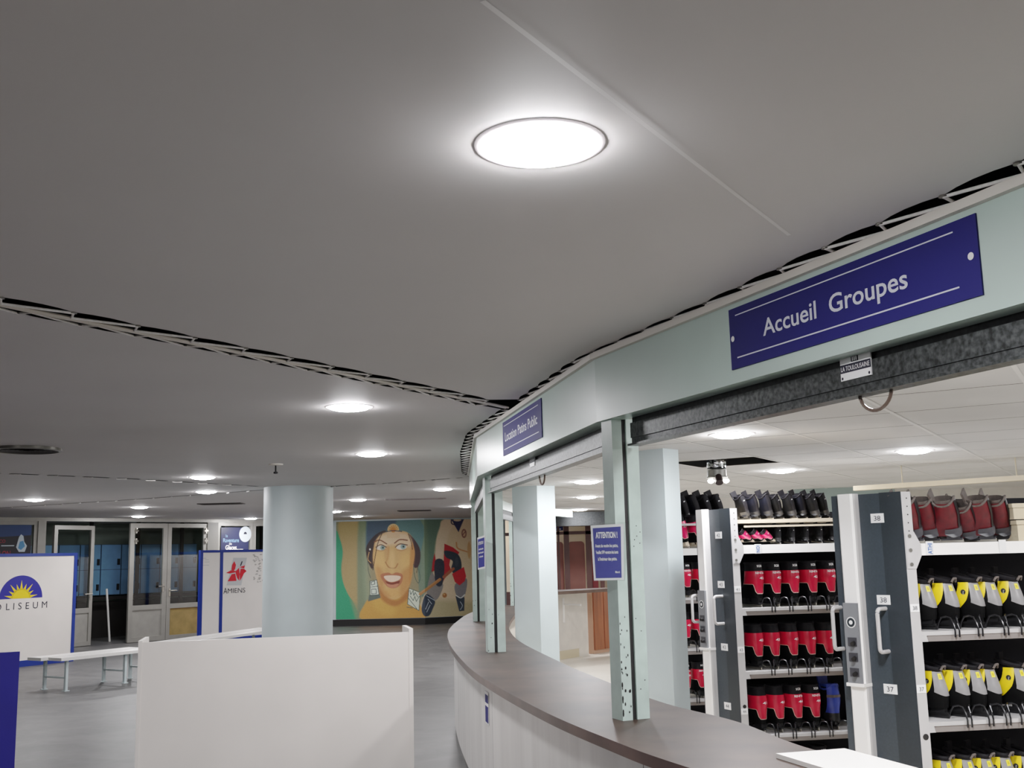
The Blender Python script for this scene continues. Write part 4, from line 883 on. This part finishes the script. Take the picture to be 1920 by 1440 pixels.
# ------------------------------------------------------------------ skates
def S(th, z, rings):    # point on a lofted boot; th = 0 at the heel, + to the right
    for (a, b) in zip(rings, rings[1:]):
        if a[0] <= z <= b[0]: break
    f = min(1, max(0, (z-a[0])/(b[0]-a[0]))); y0, y1, hw, xo = [a[i]+(b[i]-a[i])*f for i in (1,2,3,4)]
    c, s = math.cos(th), math.sin(th); k = 0.78
    px = math.copysign(abs(s)**k, s)*hw; py = (y0+y1)/2 - math.copysign(abs(c)**k, c)*(y1-y0)/2
    if py > 0.10: px *= max(0.55, 1-(py-0.10)*1.6)
    return Vector((px+xo, py, z))
RR = [(0.058,0.0,0.262,0.036,0),(0.075,-0.002,0.268,0.040,0),(0.098,0.0,0.258,0.042,0),(0.118,0.002,0.21,0.043,0),(0.145,0.0,0.160,0.046,0),(0.18,-0.004,0.140,0.050,0),(0.215,-0.002,0.132,0.050,0),(0.25,0.002,0.130,0.046,0),(0.288,0.006,0.136,0.044,0)]
def loft(mb, rings, zs, th0, th1, n, off=0.0, mi=0, zlow=None, cap=False):
    k = n+1; vs = []
    for z in zs:
        for i in range(k):
            th = th0+(th1-th0)*i/n; zz = z
            if zlow: lo = zlow(th); zz = lo+(zs[-1]-lo)*(z-zs[0])/(zs[-1]-zs[0])
            p = S(th, zz, rings)
            if off:
                q = S(th, zz, [(r_[0],r_[1]-0.5,r_[2]+0.5,r_[3]+0.5,r_[4]) for r_ in rings]); d = (q-p); d.z = 0
                if d.length > 1e-6: p = p+d.normalized()*off
            vs.append(p)
    fs = [(j*k+i, j*k+i+1, (j+1)*k+i+1, (j+1)*k+i) for j in range(len(zs)-1) for i in range(n)]
    if cap: fs += [tuple(range(n))[::-1]]
    mb.add(vs, fs, mi)
def lin_(a, b, n): return [a+(b-a)*i/(n-1) for i in range(n)]
def sm(x, a, b): x = min(1, max(0, (x-a)/(b-a))); return x*x*(3-2*x)
LABS = {}
def holder(r, m, steel=True, h=0.058):
    mb = MB(); mb.box((-0.016,0.012,0.026),(0.016,0.085,h+0.004)); mb.box((-0.015,0.15,0.026),(0.015,0.235,h+0.004)); mb.box((-0.011,0.0,0.018),(0.011,0.25,0.03)); link('blade_holder', mb, m, r, False)
    mb = MB(); mb.box((-0.003,-0.004,0.0),(0.003,0.262,0.02)); link('blade', mb, M_steel if steel else M_blk2, r, False)
def skate_red(num, word=True, shellm=M_red, cuffw='SGB', hold=M_blk2):
    r = thing('ice_skate', 'source', 'ice skate', (0,0,-50))
    mb = MB(); loft(mb, RR, lin_(0.058,0.235,12), -math.pi, math.pi, 28, 0, 0, None, True); link('boot', mb, M_boot, r, False, True)
    zl = lambda th: 0.088+0.062*sm(abs(th),0.42,0.95)
    mb = MB(); loft(mb, RR, lin_(0.088,0.236,9), -2.2, 2.2, 30, 0.0028, 0, zl); link('heel_shell', mb, shellm, r, False, True)
    mb = MB(); pts = []
    for i in range(31):
        th = -2.2+4.4*i/30; p = S(th, zl(th), RR); p.y -= 0.0025 if abs(th) < 1.2 else 0; p.x += 0.003*math.copysign(1,th) if abs(th) > 0.5 else 0; pts.append(p)
    mb.tube(pts, 0.0021, k=6); link('piping', mb, M_pipe, r, False, True)
    mb = MB(); loft(mb, RR, lin_(0.234,0.288,5), -math.pi, math.pi, 28, 0.001); loft(mb, [(q[0],q[1]+.01,q[2]-.01,q[3]-.01,q[4]) for q in RR], lin_(0.19,0.288,5), -math.pi, math.pi, 28, 0.0); 
    ring = [S(2*math.pi*i/28, 0.288, RR) for i in range(29)]; mb.tube(ring, 0.006, k=6); link('cuff', mb, M_cuff, r, False, True)
    holder(r, hold)
    mb = MB()
    def wrap(text, z, w, h, c_th):
        vs, fs, x0, x1, y0, y1 = glyphs(text, 0.02, 0)
        out = []
        for x, y in vs:
            u = (x-(x0+x1)/2)/(x1-x0)*w; p = S(c_th+u/0.052, z+y/0.72*h, RR); q = S(c_th+u/0.052, z+y/0.72*h, [(r_[0],r_[1]-.5,r_[2]+.5,r_[3]+.5,r_[4]) for r_ in RR]); d = q-p; d.z = 0; out.append(p+d.normalized()*0.0042)
        mb.add(out, fs)
    if word: wrap('RENTAL', 0.218, 0.062, 0.013, 0.05)
    if cuffw: wrap(cuffw, 0.262, 0.030, 0.014, 0.0)
    wrap(num, 0.182, 0.026 if len(num) > 1 else 0.01, 0.016, 0.15); link('lettering', mb, M_ltwhite, r, False)
    return r
def skate_yellow(logo=True):
    r = thing('ice_skate', 'source', 'ice skate', (0,0,-50))
    RY = [(0.05,0.0,0.265,0.036,0),(0.08,-0.004,0.268,0.045,0),(0.11,-0.004,0.24,0.050,0),(0.14,0.002,0.19,0.053,0),(0.18,0.014,0.160,0.049,0),(0.22,0.026,0.150,0.042,0),(0.25,0.033,0.150,0.039,0)]
    mb = MB(); loft(mb, RY, lin_(0.05,0.215,12), -math.pi, math.pi, 28, 0, 0, None, True); link('boot', mb, M_boot, r, False, True)
    zg = lambda th: 0.108+0.028*sm(abs(th),0.2,1.5)-0.012*math.cos(th*2)*0
    mb = MB(); loft(mb, RY, lin_(0.108,0.226,8), -1.02, 1.6, 22, 0.0026, 0, zg); link('heel_shell', mb, M_sgrey, r, False, True)
    zy = lambda th: 0.088+0.02*sm(-th,0.9,1.6)
    mb = MB()
    vs = []; n = 8
    for j in range(12):
        f = j/11; z = 0.088+f*(0.228-0.088); t1 = -1.0-0.50*(1-f)**1.3; t0 = t1-0.55-0.15*f
        for i in range(n+1):
            th = t0+(t1-t0)*i/n; p = S(th, z, RY); d = Vector((math.sin(th),-math.cos(th),0)); vs.append(p+d*0.0034)
    mb.add(vs, [(j*(n+1)+i, j*(n+1)+i+1, (j+1)*(n+1)+i+1, (j+1)*(n+1)+i) for j in range(11) for i in range(n)]); link('side_stripe', mb, M_yel, r, False, True)
    mb = MB(); ring = []
    for i in range(25):
        th = 2*math.pi*i/24; p = S(th, 0.232, RY); p.z += 0.03*(p.y-0.02)/0.12; ring.append(p)
    mb.tube(ring, 0.0125, k=8, cap=False); loft(mb, [(q[0],q[1]+.012,q[2]-.012,q[3]-.012,q[4]) for q in RY], lin_(0.17,0.235,4), -math.pi, math.pi, 24)
    mb.box((-0.024,0.125,0.225),(0.024,0.14,0.30)); link('cuff', mb, M_cuff, r, False, True)
    mb = MB(); mb.tube([(-0.02,0.012,0.232),(-0.012,0.004,0.250),(0.012,0.004,0.250),(0.02,0.012,0.232)], 0.006, k=7); link('pull_tab', mb, M_lining, r, False, True)
    mb = MB(); q = []
    for a, z in ((-0.52,0.188),(-0.08,0.188),(-0.08,0.216),(-0.52,0.216)):
        p = S(a, z, RY); q.append(p+Vector((math.sin(a),-math.cos(a),0))*0.005)
    mb.poly(q, 0); q2 = [q[0].lerp(q[2],0.25), q[1].lerp(q[3],0.25), q[2].lerp(q[0],0.25), q[3].lerp(q[1],0.25)]; mb.poly([p+Vector((0,-0.001,0)) for p in q2], 1); link('size_sticker', mb, [mat('sticker_yellow',(238,226,70),0.5), mat('sticker_mark',(214,184,30),0.5)], r, False)
    if logo:
        mb = MB(); th = -1.45; z = 0.180; pc = S(th, z, RY); out_ = Vector((math.sin(th),-math.cos(th),0)); fr = Fr(pc+out_*0.0062, Vector((math.cos(th),math.sin(th),0)), (0,0,1)); fr.o = pc+out_*0.007
        if fr.n.dot(out_) < 0: fr.u = -fr.u; fr.n = -fr.n
        fdisc(mb, fr, 0, 0, 0.0125, 0, 0, 18); fpoly(mb, fr, [(-.003,-.012),(.004,-.013),(.002,-.002),(.007,.004),(-.001,.004)], 0.0005, 1); link('logo_print', mb, [M_black, M_sgrey], r, False)
    holder(r, M_blk2, False)
    return r
def skate_plain(body, strip_m, lining, logo=False, strip=True):
    r = thing('ice_skate', 'source', 'ice skate', (0,0,-50))
    mb = MB(); loft(mb, RR, lin_(0.058,0.27,14), -math.pi, math.pi, 28, 0, 0, None, True); link('boot', mb, body, r, False, True)
    mb = MB(); ring = []
    for i in range(25):
        th = 2*math.pi*i/24; p = S(th, 0.272, RR); p.z += 0.018*math.cos(2*th); ring.append(p)
    mb.tube(ring, 0.007, k=7, cap=False); loft(mb, [(q[0],q[1]+.01,q[2]-.01,q[3]-.008,q[4]) for q in RR], lin_(0.16,0.286,5), -math.pi, math.pi, 24)
    mb.add([(-0.034,0.110,0.24),(0.034,0.110,0.24),(0.040,0.128,0.335),(-0.040,0.128,0.335),(-0.034,0.122,0.24),(0.034,0.122,0.24),(0.040,0.140,0.33),(-0.040,0.140,0.33)], [(0,1,2,3),(7,6,5,4),(0,4,5,1),(1,5,6,2),(2,6,7,3),(3,7,4,0)]); link('tongue', mb, lining, r, False, True)
    mb = MB(); loft(mb, RR, lin_(0.066,0.29 if strip else 0.12,10), -0.42, 0.42, 8, 0.004); link('heel_strip', mb, strip_m, r, False, True)
    mb = MB(); loft(mb, RR, lin_(0.056,0.105,4), -1.3, 1.3, 14, 0.005); link('heel_cup', mb, M_heelg if body is M_dred else M_blk2, r, False, True)
    if logo:
        mb = MB(); th = 0.0; fr = Fr(S(0,0.225,RR)+Vector((0,-0.0055,0)), (1,0,0), (0,0,1)); fdisc(mb, fr, 0, 0, 0.011, 0, 0, 12, 0.006); link('logo_print', mb, M_gpaper, r, False)
    holder(r, M_blk2 if body is not M_dred else M_heelg)
    return r
SRC = {'42': skate_red('42'), '43': skate_red('43', False, M_red, None), '44': skate_red('44'), '41': skate_red('41', False, M_red, None),
       'yl': skate_yellow(True), 'yn': skate_yellow(False), 'dr': skate_plain(M_dred, M_blk2, M_lining), 'bk': skate_plain(M_boot, M_cuff, M_cuff, True), 'bg': skate_plain(mat('boot_navy',(8,9,17),0.62,noise=0.2,nscale=30,spec=0.12), M_cuff, M_cuff, False),
       'bl': skate_red('', False, M_sblue, None, M_cream) if False else None}
SRC['rt'] = skate_red('42', False, mat('skate_pink_red',(214,24,84),0.28,noise=0.06,nscale=12), None, M_cream)
def skate_blue():
    r = skate_plain(M_boot, M_sblue, M_sblue, False)
    mb = MB(); loft(mb, RR, lin_(0.10,0.29,8), -1.2, -0.3, 8, 0.0035); loft(mb, RR, lin_(0.10,0.29,8), 0.3, 1.2, 8, 0.0035); link('side_panel', mb, M_sblue, r, False, True)
    mb = MB(); loft(mb, RR, lin_(0.205,0.222,3), -1.2, 1.2, 10, 0.0065); link('strap', mb, M_lining, r, False, True)
    return r
SRC['bl'] = skate_blue()
USED = set()
def put(kind, label, loc, rot, scale=1.0, group=None):
    src = SRC[kind]
    return dup(src, label, loc, rot, scale, group)
ORD = ['first','second','third','fourth','fifth','sixth','seventh','eighth','ninth','tenth','eleventh','twelfth']
AX = V2(math.cos(math.radians(8)), math.sin(math.radians(8))); DX = V2(-AX.y, AX.x)
def rack(label, N, F, top, shelves, x1, depth, lab_nums, side, end=True, lips=True, group='mobile skate racks', hoops=True, where=''):
    t = thing('skate_rack', label, 'rack', (N.x,N.y,0), 0, group)
    RF = Fr((N.x,N.y,0), (AX.x,AX.y,0), (0,0,1))       # out = towards us
    uw = 0.047 if end else 0.0
    if end:
        mb = MB(); fbox(mb, RF, 0, uw, 0.03, top, -0.04, 0.0, 0)
        for z in lin_(top-0.03, top-0.22, 6) + lin_(0.10, 0.36, 6): fdisc(mb, RF, uw*0.55, z, 0.0035, 0.001, 1, 8)
        if side == 'right': fdisc(mb, RF, uw*0.55, 0.79, 0.014, 0.001, 1, 18)
        else: fdisc(mb, RF, uw*0.55, 0.66, 0.012, 0.001, 1, 18)
        link('upright', mb, [M_rackg, M_black], t)
        zb = shelves[0]; mb = MB(); q = [(0.004,zb-0.115),(uw+0.0,zb-0.115),(uw+0.030,zb-0.055),(uw+0.030,zb-0.005),(uw,zb+0.055),(0.004,zb+0.055)]
        fpoly(mb, RF, q, 0.004, 0)
        for z in (zb+0.035, zb-0.03, zb-0.095): mb.lathe([(0.008,0),(0.006,0.004)], (0,0,0), 10); 
        mb.v = mb.v[:6]; mb.f = mb.f[:1]; mb.m = mb.m[:1]
        for z in (zb+0.035, zb-0.03, zb-0.095): fdisc(mb, RF, uw*0.5, z, 0.009, 0.007, 1, 10)
        link('gusset_plate', mb, [M_rackg, M_grom], t)
    mb = MB(); fbox(mb, RF, uw, x1, 0.03, top-0.02, -depth-0.01, -depth); link('back_panel', mb, M_void, t)  # black sheet put in for the shadow behind the skate rows
    for k, z in enumerate(shelves):
        mb = MB()
        if k == 0: fbox(mb, RF, uw, x1, z-0.055, z, -depth, 0.0, 0)
        else:
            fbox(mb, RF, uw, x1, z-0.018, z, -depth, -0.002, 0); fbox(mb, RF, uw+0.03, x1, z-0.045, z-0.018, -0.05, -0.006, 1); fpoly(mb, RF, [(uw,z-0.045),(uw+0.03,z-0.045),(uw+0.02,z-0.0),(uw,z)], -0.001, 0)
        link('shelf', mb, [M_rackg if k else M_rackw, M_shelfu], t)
    if end:
        w = (F-N); L_ = w.length; EF = Fr((N.x,N.y,0), (-w.x,-w.y,0), (0,0,1)); EF.o = Vector((F.x,F.y,0))    # runs from far to near
        if EF.n.y > 0: EF.n = -EF.n
        E = lambda s: L_*(1-s)
        mb = MB(); back = N+DX*depth
        mb.prism([N, F, back][::-1], 0.03, top); link('end_panel', mb, M_slate, t)
        mb = MB(); fbox(mb, EF, L_*0.70, L_*0.995, 0.03, top+0.002, 0.0, 0.002); link('dark_strip', mb, M_slate2, t)
        a0, a1 = E(0.84), E(0.60)
        mb = MB(); pr = [(a0,0),(a0,0.036),(a0+0.012,0.048),(a1-0.014,0.048),(a1-0.004,0.040),(a1,0.03),(a1,0)]
        vs = [EF.p(x,0.04,c) for x,c in pr]+[EF.p(x,top+0.004,c) for x,c in pr]; k = len(pr)
        mb.add(vs, [(i,(i+1)%k,k+(i+1)%k,k+i) for i in range(k)], 0); mb.poly(vs[k:], 0); mb.m[-4] = 1; mb.m[-3] = 1; 
        link('column_cover', mb, [M_rackw, M_rackg], t)
        zc = 1.18
        mb = MB(); fbox(mb, EF, a0+0.004, a1-0.012, zc-0.17, zc+0.20, 0.044, 0.06); cb = link('control_box', mb, mat('control_grey',(120,122,126),0.4), t)
        fr2 = EF; mc = (a0+a1)/2-0.002
        mb = MB(); fdisc(mb, EF, mc, zc+0.11, 0.026, 0.0615, 0, 24); fdisc(mb, EF, mc, zc+0.11, 0.021, 0.0625, 1, 24); fdisc(mb, EF, mc, zc+0.11, 0.010, 0.0635, 0, 20); link('dial', mb, [M_ltwhite, M_slate2], cb)
        for z in (zc+0.02, zc-0.05, zc-0.12):
            mb = MB(); fbox(mb, EF, mc-0.024, mc+0.024, z-0.02, z+0.02, 0.06, 0.063, 0); mb.tube([EF.p(mc+0.008,z-0.004,0.06), EF.p(mc+0.014,z-0.008,0.085)], 0.010, 1, 10); link('switch_knob', mb, [M_heelg, M_black], cb)
        mb = MB(); fbox(mb, EF, a0-0.004, a1+0.002, zc-0.185, zc-0.17, 0.0, 0.064); link('ledge', mb, M_rackw, cb)
        for a, zz in ((E(0.33), 0), (E(0.97), 0)):
            zh0, zh1 = (1.16, 1.355) if side == 'right' else (1.17, 1.345)
            mb = MB(); r_ = 0.02; pth = [EF.p(a,zh1,0.0), EF.p(a,zh1,0.05)] + [EF.p(a, zh1-0.02+0.02*math.cos(x), 0.05+0.02*math.sin(x)) for x in lin_(0.3,1.57,5)] + [EF.p(a, zh0+0.02-0.02*math.cos(x), 0.05+0.02*math.sin(x)) for x in lin_(1.57,0.3,5)] + [EF.p(a,zh0,0.05), EF.p(a,zh0,0.0)]
            mb.tube(pth, 0.0095, k=10); link('handle', mb, M_rackg, t, True, True)
        for num, z, s in lab_nums:
            mb = MB()
            if s is None: fbox(mb, RF, 0.001, uw-0.002, z-0.018, z+0.018, 0.0, 0.002, 0); ftext(mb, RF, num, uw*0.5, z-0.009, 0.022, 0.018, 0.003, 1)
            else: fbox(mb, EF, E(s)-0.04, E(s)+0.03, z-0.022, z+0.022, 0.002, 0.004, 0); ftext(mb, EF, num, E(s)-0.005, z-0.012, 0.035, 0.024, 0.005, 1)
            link('size_label', mb, [M_ltwhite, M_ink], t)
    return t, RF
def shelf_s(px, py, RF, back):
    p0 = RF.p(0,0,-back); q = on_plane(px, py, p0, RF.n); return (q-p0).dot(RF.u)
def hoop(RF, t, s, z):
    mb = MB(); h = 0.062; w = 0.026
    for d in (-1, 1):
        c = s+d*w*0.4
        mb.tube([RF.p(c, z-0.03, 0.004), RF.p(c, z+0.0, 0.006), RF.p(c-d*0.0, z+0.03, -0.004), RF.p(c+d*0.004, z+h*0.9, -0.02), RF.p(c+d*0.016, z+h, -0.035), RF.p(c+d*0.030, z+h*0.9, -0.055), RF.p(c+d*0.034, z+0.03, -0.075), RF.p(c+d*0.034, z, -0.09)], 0.0042, k=6)
    link('skate_hoop', mb, M_wire, t, True, True)
# ---- right rack
NA, FA = V2(1.80,5.0), V2(1.563,5.3)
rA, RFA = rack('right skate rack with slate end panel labelled 38 and yellow skates', NA, FA, 1.892, [1.652,1.252,0.852,0.452], 2.6, 0.42, [('38',1.775,0.33),('38',1.395,0.33),('37',0.99,0.33),('38',1.36,None),('37',1.0,None)], 'right')
def row(kinds, pxs, py, RF, rack_t, z, back, rotz, label, group, roll=0.0, pitch=0.0, scale=1.0, hoops=True, jitter=0.0, dz=0.0):
    ss = [shelf_s(px, py, RF, back) for px in pxs]
    for i, s in enumerate(ss):
        kd = kinds[i % len(kinds)]; p = RF.p(s, z, -back)
        a = rotz+random.uniform(-jitter, jitter); base = math.radians(8)
        lb = label(i, kd) if callable(label) else label % ORD[i]
        put(kd, lb, (p.x, p.y, p.z+dz), (pitch, roll+random.uniform(-jitter,jitter)*0.5, base+a), scale, group)
    if hoops:
        for s in ss: hoop(RF, rack_t, s+0.055, z)
row(['yl','yn','yl','yn'], [1754,1797,1845,1877,1921], 1150, RFA, rA, 1.253, 0.075, 0.58, lambda i,k: 'grey and yellow skate, %s from the upright on the upper yellow row' % ORD[i], 'grey and yellow skates on the right rack', scale=0.93)
row(['yl','yn','yl','yn'], [1776,1816,1848,1876,1931], 1310, RFA, rA, 0.853, 0.075, 0.58, lambda i,k: 'grey and yellow skate, %s from the upright on the middle yellow row' % ORD[i], 'grey and yellow skates on the right rack', scale=0.93)
row(['yl','yn','yl','yl'], [1788,1828,1864,1900,1940], 1420, RFA, rA, 0.453, 0.085, 0.58, lambda i,k: 'grey and yellow skate, %s from the upright on the lowest yellow row' % ORD[i], 'grey and yellow skates on the right rack', scale=0.93)
for i, px in enumerate((1733,1774,1806,1850,1868,1912)):
    s = shelf_s(px, 1010, RFA, 0.10); p = RFA.p(s, 1.655, -0.10-0.05*(i%2))
    put('dr', 'dark red leather skate with grey lining, %s from the left on the top right shelf' % ORD[i], (p.x,p.y,p.z), (0.0,-0.50 if i != 3 else -0.70,math.radians(8)+0.85), 0.82, 'dark red skates on the top of the right rack')
mb = MB(); q = RFA.p(shelf_s(1912,960,RFA,0.02),1.65,-0.05); 
for z0, z1, dx in ((0.0,0.10,0.0),(0.105,0.18,-0.012)): mb.box((q.x+dx,q.y,q.z+z0),(q.x+0.16+dx,q.y+0.2,q.z+z1)); mb.box((q.x+dx-.006,q.y-.006,q.z+z1-.02),(q.x+0.166+dx,q.y+0.206,q.z+z1))
tag(link('beige_tub', mb, M_beige), 'stack of two beige lidded tubs at the right end of the top shelf', 'tub')
for px, txt in ((1743,'ATHI'),(1880,'')):
    s = shelf_s(px,1030,RFA,0.0); mb = MB(); fbox(mb, RFA, s-0.018, s+0.018, 1.60, 1.66, 0.001, 0.003, 0)
    tf = Fr(RFA.p(s,1.627,0.0045), (0,0,1), -RFA.u) ; tf.n = RFA.n
    if txt: ftext(mb, tf, txt, 0, -0.011, 0.05, 0.022, 0.0, 1, 0.02)
    tag(link('shelf_tape', mb, [M_ltwhite, mat('tape_blue',(40,96,176),0.5)]), 'white tape with blue letters on the right rack top shelf edge' if txt else 'blank white tape on the right end of the top shelf edge', 'tape')
# ---- middle rack
NB, FB = V2(1.399,7.0), V2(1.232,7.35)
rB, RFB = rack('middle skate rack with slate end panel and rows of red skates', NB, FB, 1.91, [1.671,1.268,0.873,0.48], 2.55, 0.42, [('42',1.74,0.33),('43',1.42,0.33),('43',1.02,0.33),('44',0.65,0.33),('41',1.39,None),('43',1.01,None),('44',0.63,None)], 'left')
mb = MB(); fbox(mb, RFB, 0.047, 1.15, 1.812, 1.835, -0.42, -0.02); fbox(mb, RFB, 0.10, 1.15, 1.785, 1.797, -0.04, -0.025); link('top_board', mb, M_cream, rB)
red = lambda where: (lambda i, k: 'red rental skate, %s from the upright on the %s of the middle rack' % (ORD[i], where))
row(['42'], [1427,1460,1494.5,1529,1563], 1120, RFB, rB, 1.269, 0.06, 0.28, red('upper red row'), 'red rental skates', scale=0.985)
row(['43'], [1426,1457.5,1492,1525.5,1559], 1230, RFB, rB, 0.874, 0.06, 0.28, red('middle red row'), 'red rental skates', scale=0.985)
row(['41','41','44','44','bl'], [1433,1466,1500.5,1534,1571], 1350, RFB, rB, 0.481, 0.06, 0.28, lambda i,k: 'red rental skate, %s from the upright on the lowest red row' % ORD[i] if k != 'bl' else 'blue skate at the right end of the lowest red row', 'red rental skates', scale=0.985)
row(['42'], [1475,1510,1545], 1410, RFB, rB, 0.09, 0.06, 0.28, lambda i,k: 'black cuffed skate, %s from the left on the bottom shelf behind the white board' % ORD[i], 'red rental skates', hoops=False)
mb = MB(); fbox(mb, RFB, 0.047, 1.15, 0.06, 0.088, -0.42, 0.0); link('shelf', mb, M_rackg, rB)
for i, px in enumerate((1404,1426,1447,1470,1492,1514,1536,1556)):
    s = shelf_s(px+4, 975, RFB, 0.16); p = RFB.p(s, 1.836, -0.16-0.03*(i%2))
    put('bg' if i in (1,2,5) else 'bk', 'black skate, %s from the left on the top board of the middle rack' % ORD[i], (p.x,p.y,p.z), (0,-0.38+0.05*(i%3),math.radians(8)+0.35+0.2*(i%2)), 0.62, 'black skates on top of the middle rack')
for i, px in enumerate((1402,1422,1444,1462)):
    s = shelf_s(px-6, 1010, RFB, 0.06); p = RFB.p(s, 1.69, -0.07)
    put('rt', 'pinkish red skate lying on its side, %s from the upright under the top board' % ORD[i], (p.x,p.y,p.z+0.0), (0.0,-0.95,math.radians(8)+0.4), 0.46, 'pinkish red skates under the top board')
for i, px in enumerate((1462,1488,1514,1540,1564)):
    s = shelf_s(px, 1010, RFB, 0.06); p = RFB.p(s, 1.672, -0.05)
    put('bk', 'black skate, %s from the left on the shelf under the top board' % ORD[i], (p.x,p.y,p.z), (0.1,-0.1,math.radians(8)+0.3), 0.40, 'black skates under the top board')
s = shelf_s(1421,1030,RFB,0.0); mb = MB(); fbox(mb, RFB, s-0.022, s+0.022, 1.615, 1.675, 0.001, 0.003, 0); tf = Fr(RFB.p(s,1.645,0.0045), (0,0,-1), RFB.u); tf.n = RFB.n; ftext(mb, tf, 'ION', 0, -0.012, 0.045, 0.024, 0, 1, 0.02)
tag(link('shelf_tape', mb, [M_ltwhite, mat('tape_blue',(40,96,176),0.5)]), 'white tape with blue letters on the middle rack shelf edge', 'tape')
# ---- far rack
NC = V2(1.30,8.75)
rC, RFC = rack('far skate rack half hidden by the square pillar and the middle rack', NC, NC, 1.86, [1.662,1.268,0.868,0.475], 2.4, 0.42, [], 'left', end=False)
for z, py, kd, nm in ((1.663,1000,'rt','top'),(1.269,1100,'42','second'),(0.869,1200,'43','third'),(0.476,1290,'44','fourth')):
    row([kd], [1263,1291,1319], py, RFC, rC, z, 0.06, 0.28, (lambda i,k,nm=nm: 'red rental skate, %s from the pillar on the %s shelf of the far rack' % (ORD[i], nm)), 'red rental skates on the far rack', scale=0.95, hoops=nm != 'top', roll=-0.25 if nm == 'top' else 0)
p = RFC.p(shelf_s(1288,1330,RFC,0.06),0.09,-0.06); put('bl','blue skate on the bottom shelf beside the square pillar', tuple(p), (0,0,math.radians(8)+0.3), 0.95)
mb = MB(); fbox(mb, RFC, 0.0, 1.0, 0.06, 0.088, -0.42, 0.0); fbox(mb, RFC, 0.0, 1.0, 1.845, 1.862, -0.42, 0.0); link('shelf', mb, M_rackg, rC)
for i, px in enumerate((1268,1289,1310,1332,1354)):
    s = shelf_s(px+6, 960, RFC, 0.2); p = RFC.p(s, 1.863, -0.18)
    put('bk' if i != 2 else 'bg', 'black skate with raised tongue, %s from the left on top of the far rack' % ORD[i], (p.x,p.y,p.z), (0,-0.36,math.radians(8)+0.3), 0.88, 'black skates on top of the far rack')
for k, r in list(SRC.items()):
    for ch in list(r.children): bpy.data.objects.remove(ch)
    bpy.data.objects.remove(r)
# ================================================================== WORLD, CAMERA
w = bpy.data.worlds.new('world'); SC.world = w; w.use_nodes = True
w.node_tree.nodes['Background'].inputs[0].default_value = (0.6,0.62,0.65,1); w.node_tree.nodes['Background'].inputs[1].default_value = 0.05
cam = bpy.data.cameras.new('camera'); co = bpy.data.objects.new('camera', cam); COL.objects.link(co)
cam.sensor_fit = 'HORIZONTAL'; cam.sensor_width = 36.0; cam.lens = 36.0*FPX/1920.0; cam.clip_start = 0.05; cam.clip_end = 200
fwd = ray(960,720).normalized(); rt = (ray(1060,720)-ray(960,720)).normalized(); upv = rt.cross(fwd)
co.matrix_world = Matrix(((rt.x,upv.x,-fwd.x,0),(rt.y,upv.y,-fwd.y,0),(rt.z,upv.z,-fwd.z,CZ),(0,0,0,1)))
SC.camera = co
SC.view_settings.view_transform = 'Standard'; SC.view_settings.look = 'None'; SC.view_settings.exposure = 0.0; SC.view_settings.gamma = 1.0
SC.view_settings.use_curve_mapping = True
cm = SC.view_settings.curve_mapping; cv = cm.curves[3]
for x, y in ((0.012,0.030),(0.05,0.155),(0.15,0.37),(0.5,0.76)): cv.points.new(x, y)
cm.update()
SC.cycles.use_denoising = True; SC.cycles.max_bounces = 8; SC.cycles.diffuse_bounces = 5; SC.cycles.transparent_max_bounces = 12; SC.cycles.sample_clamp_indirect = 6.0
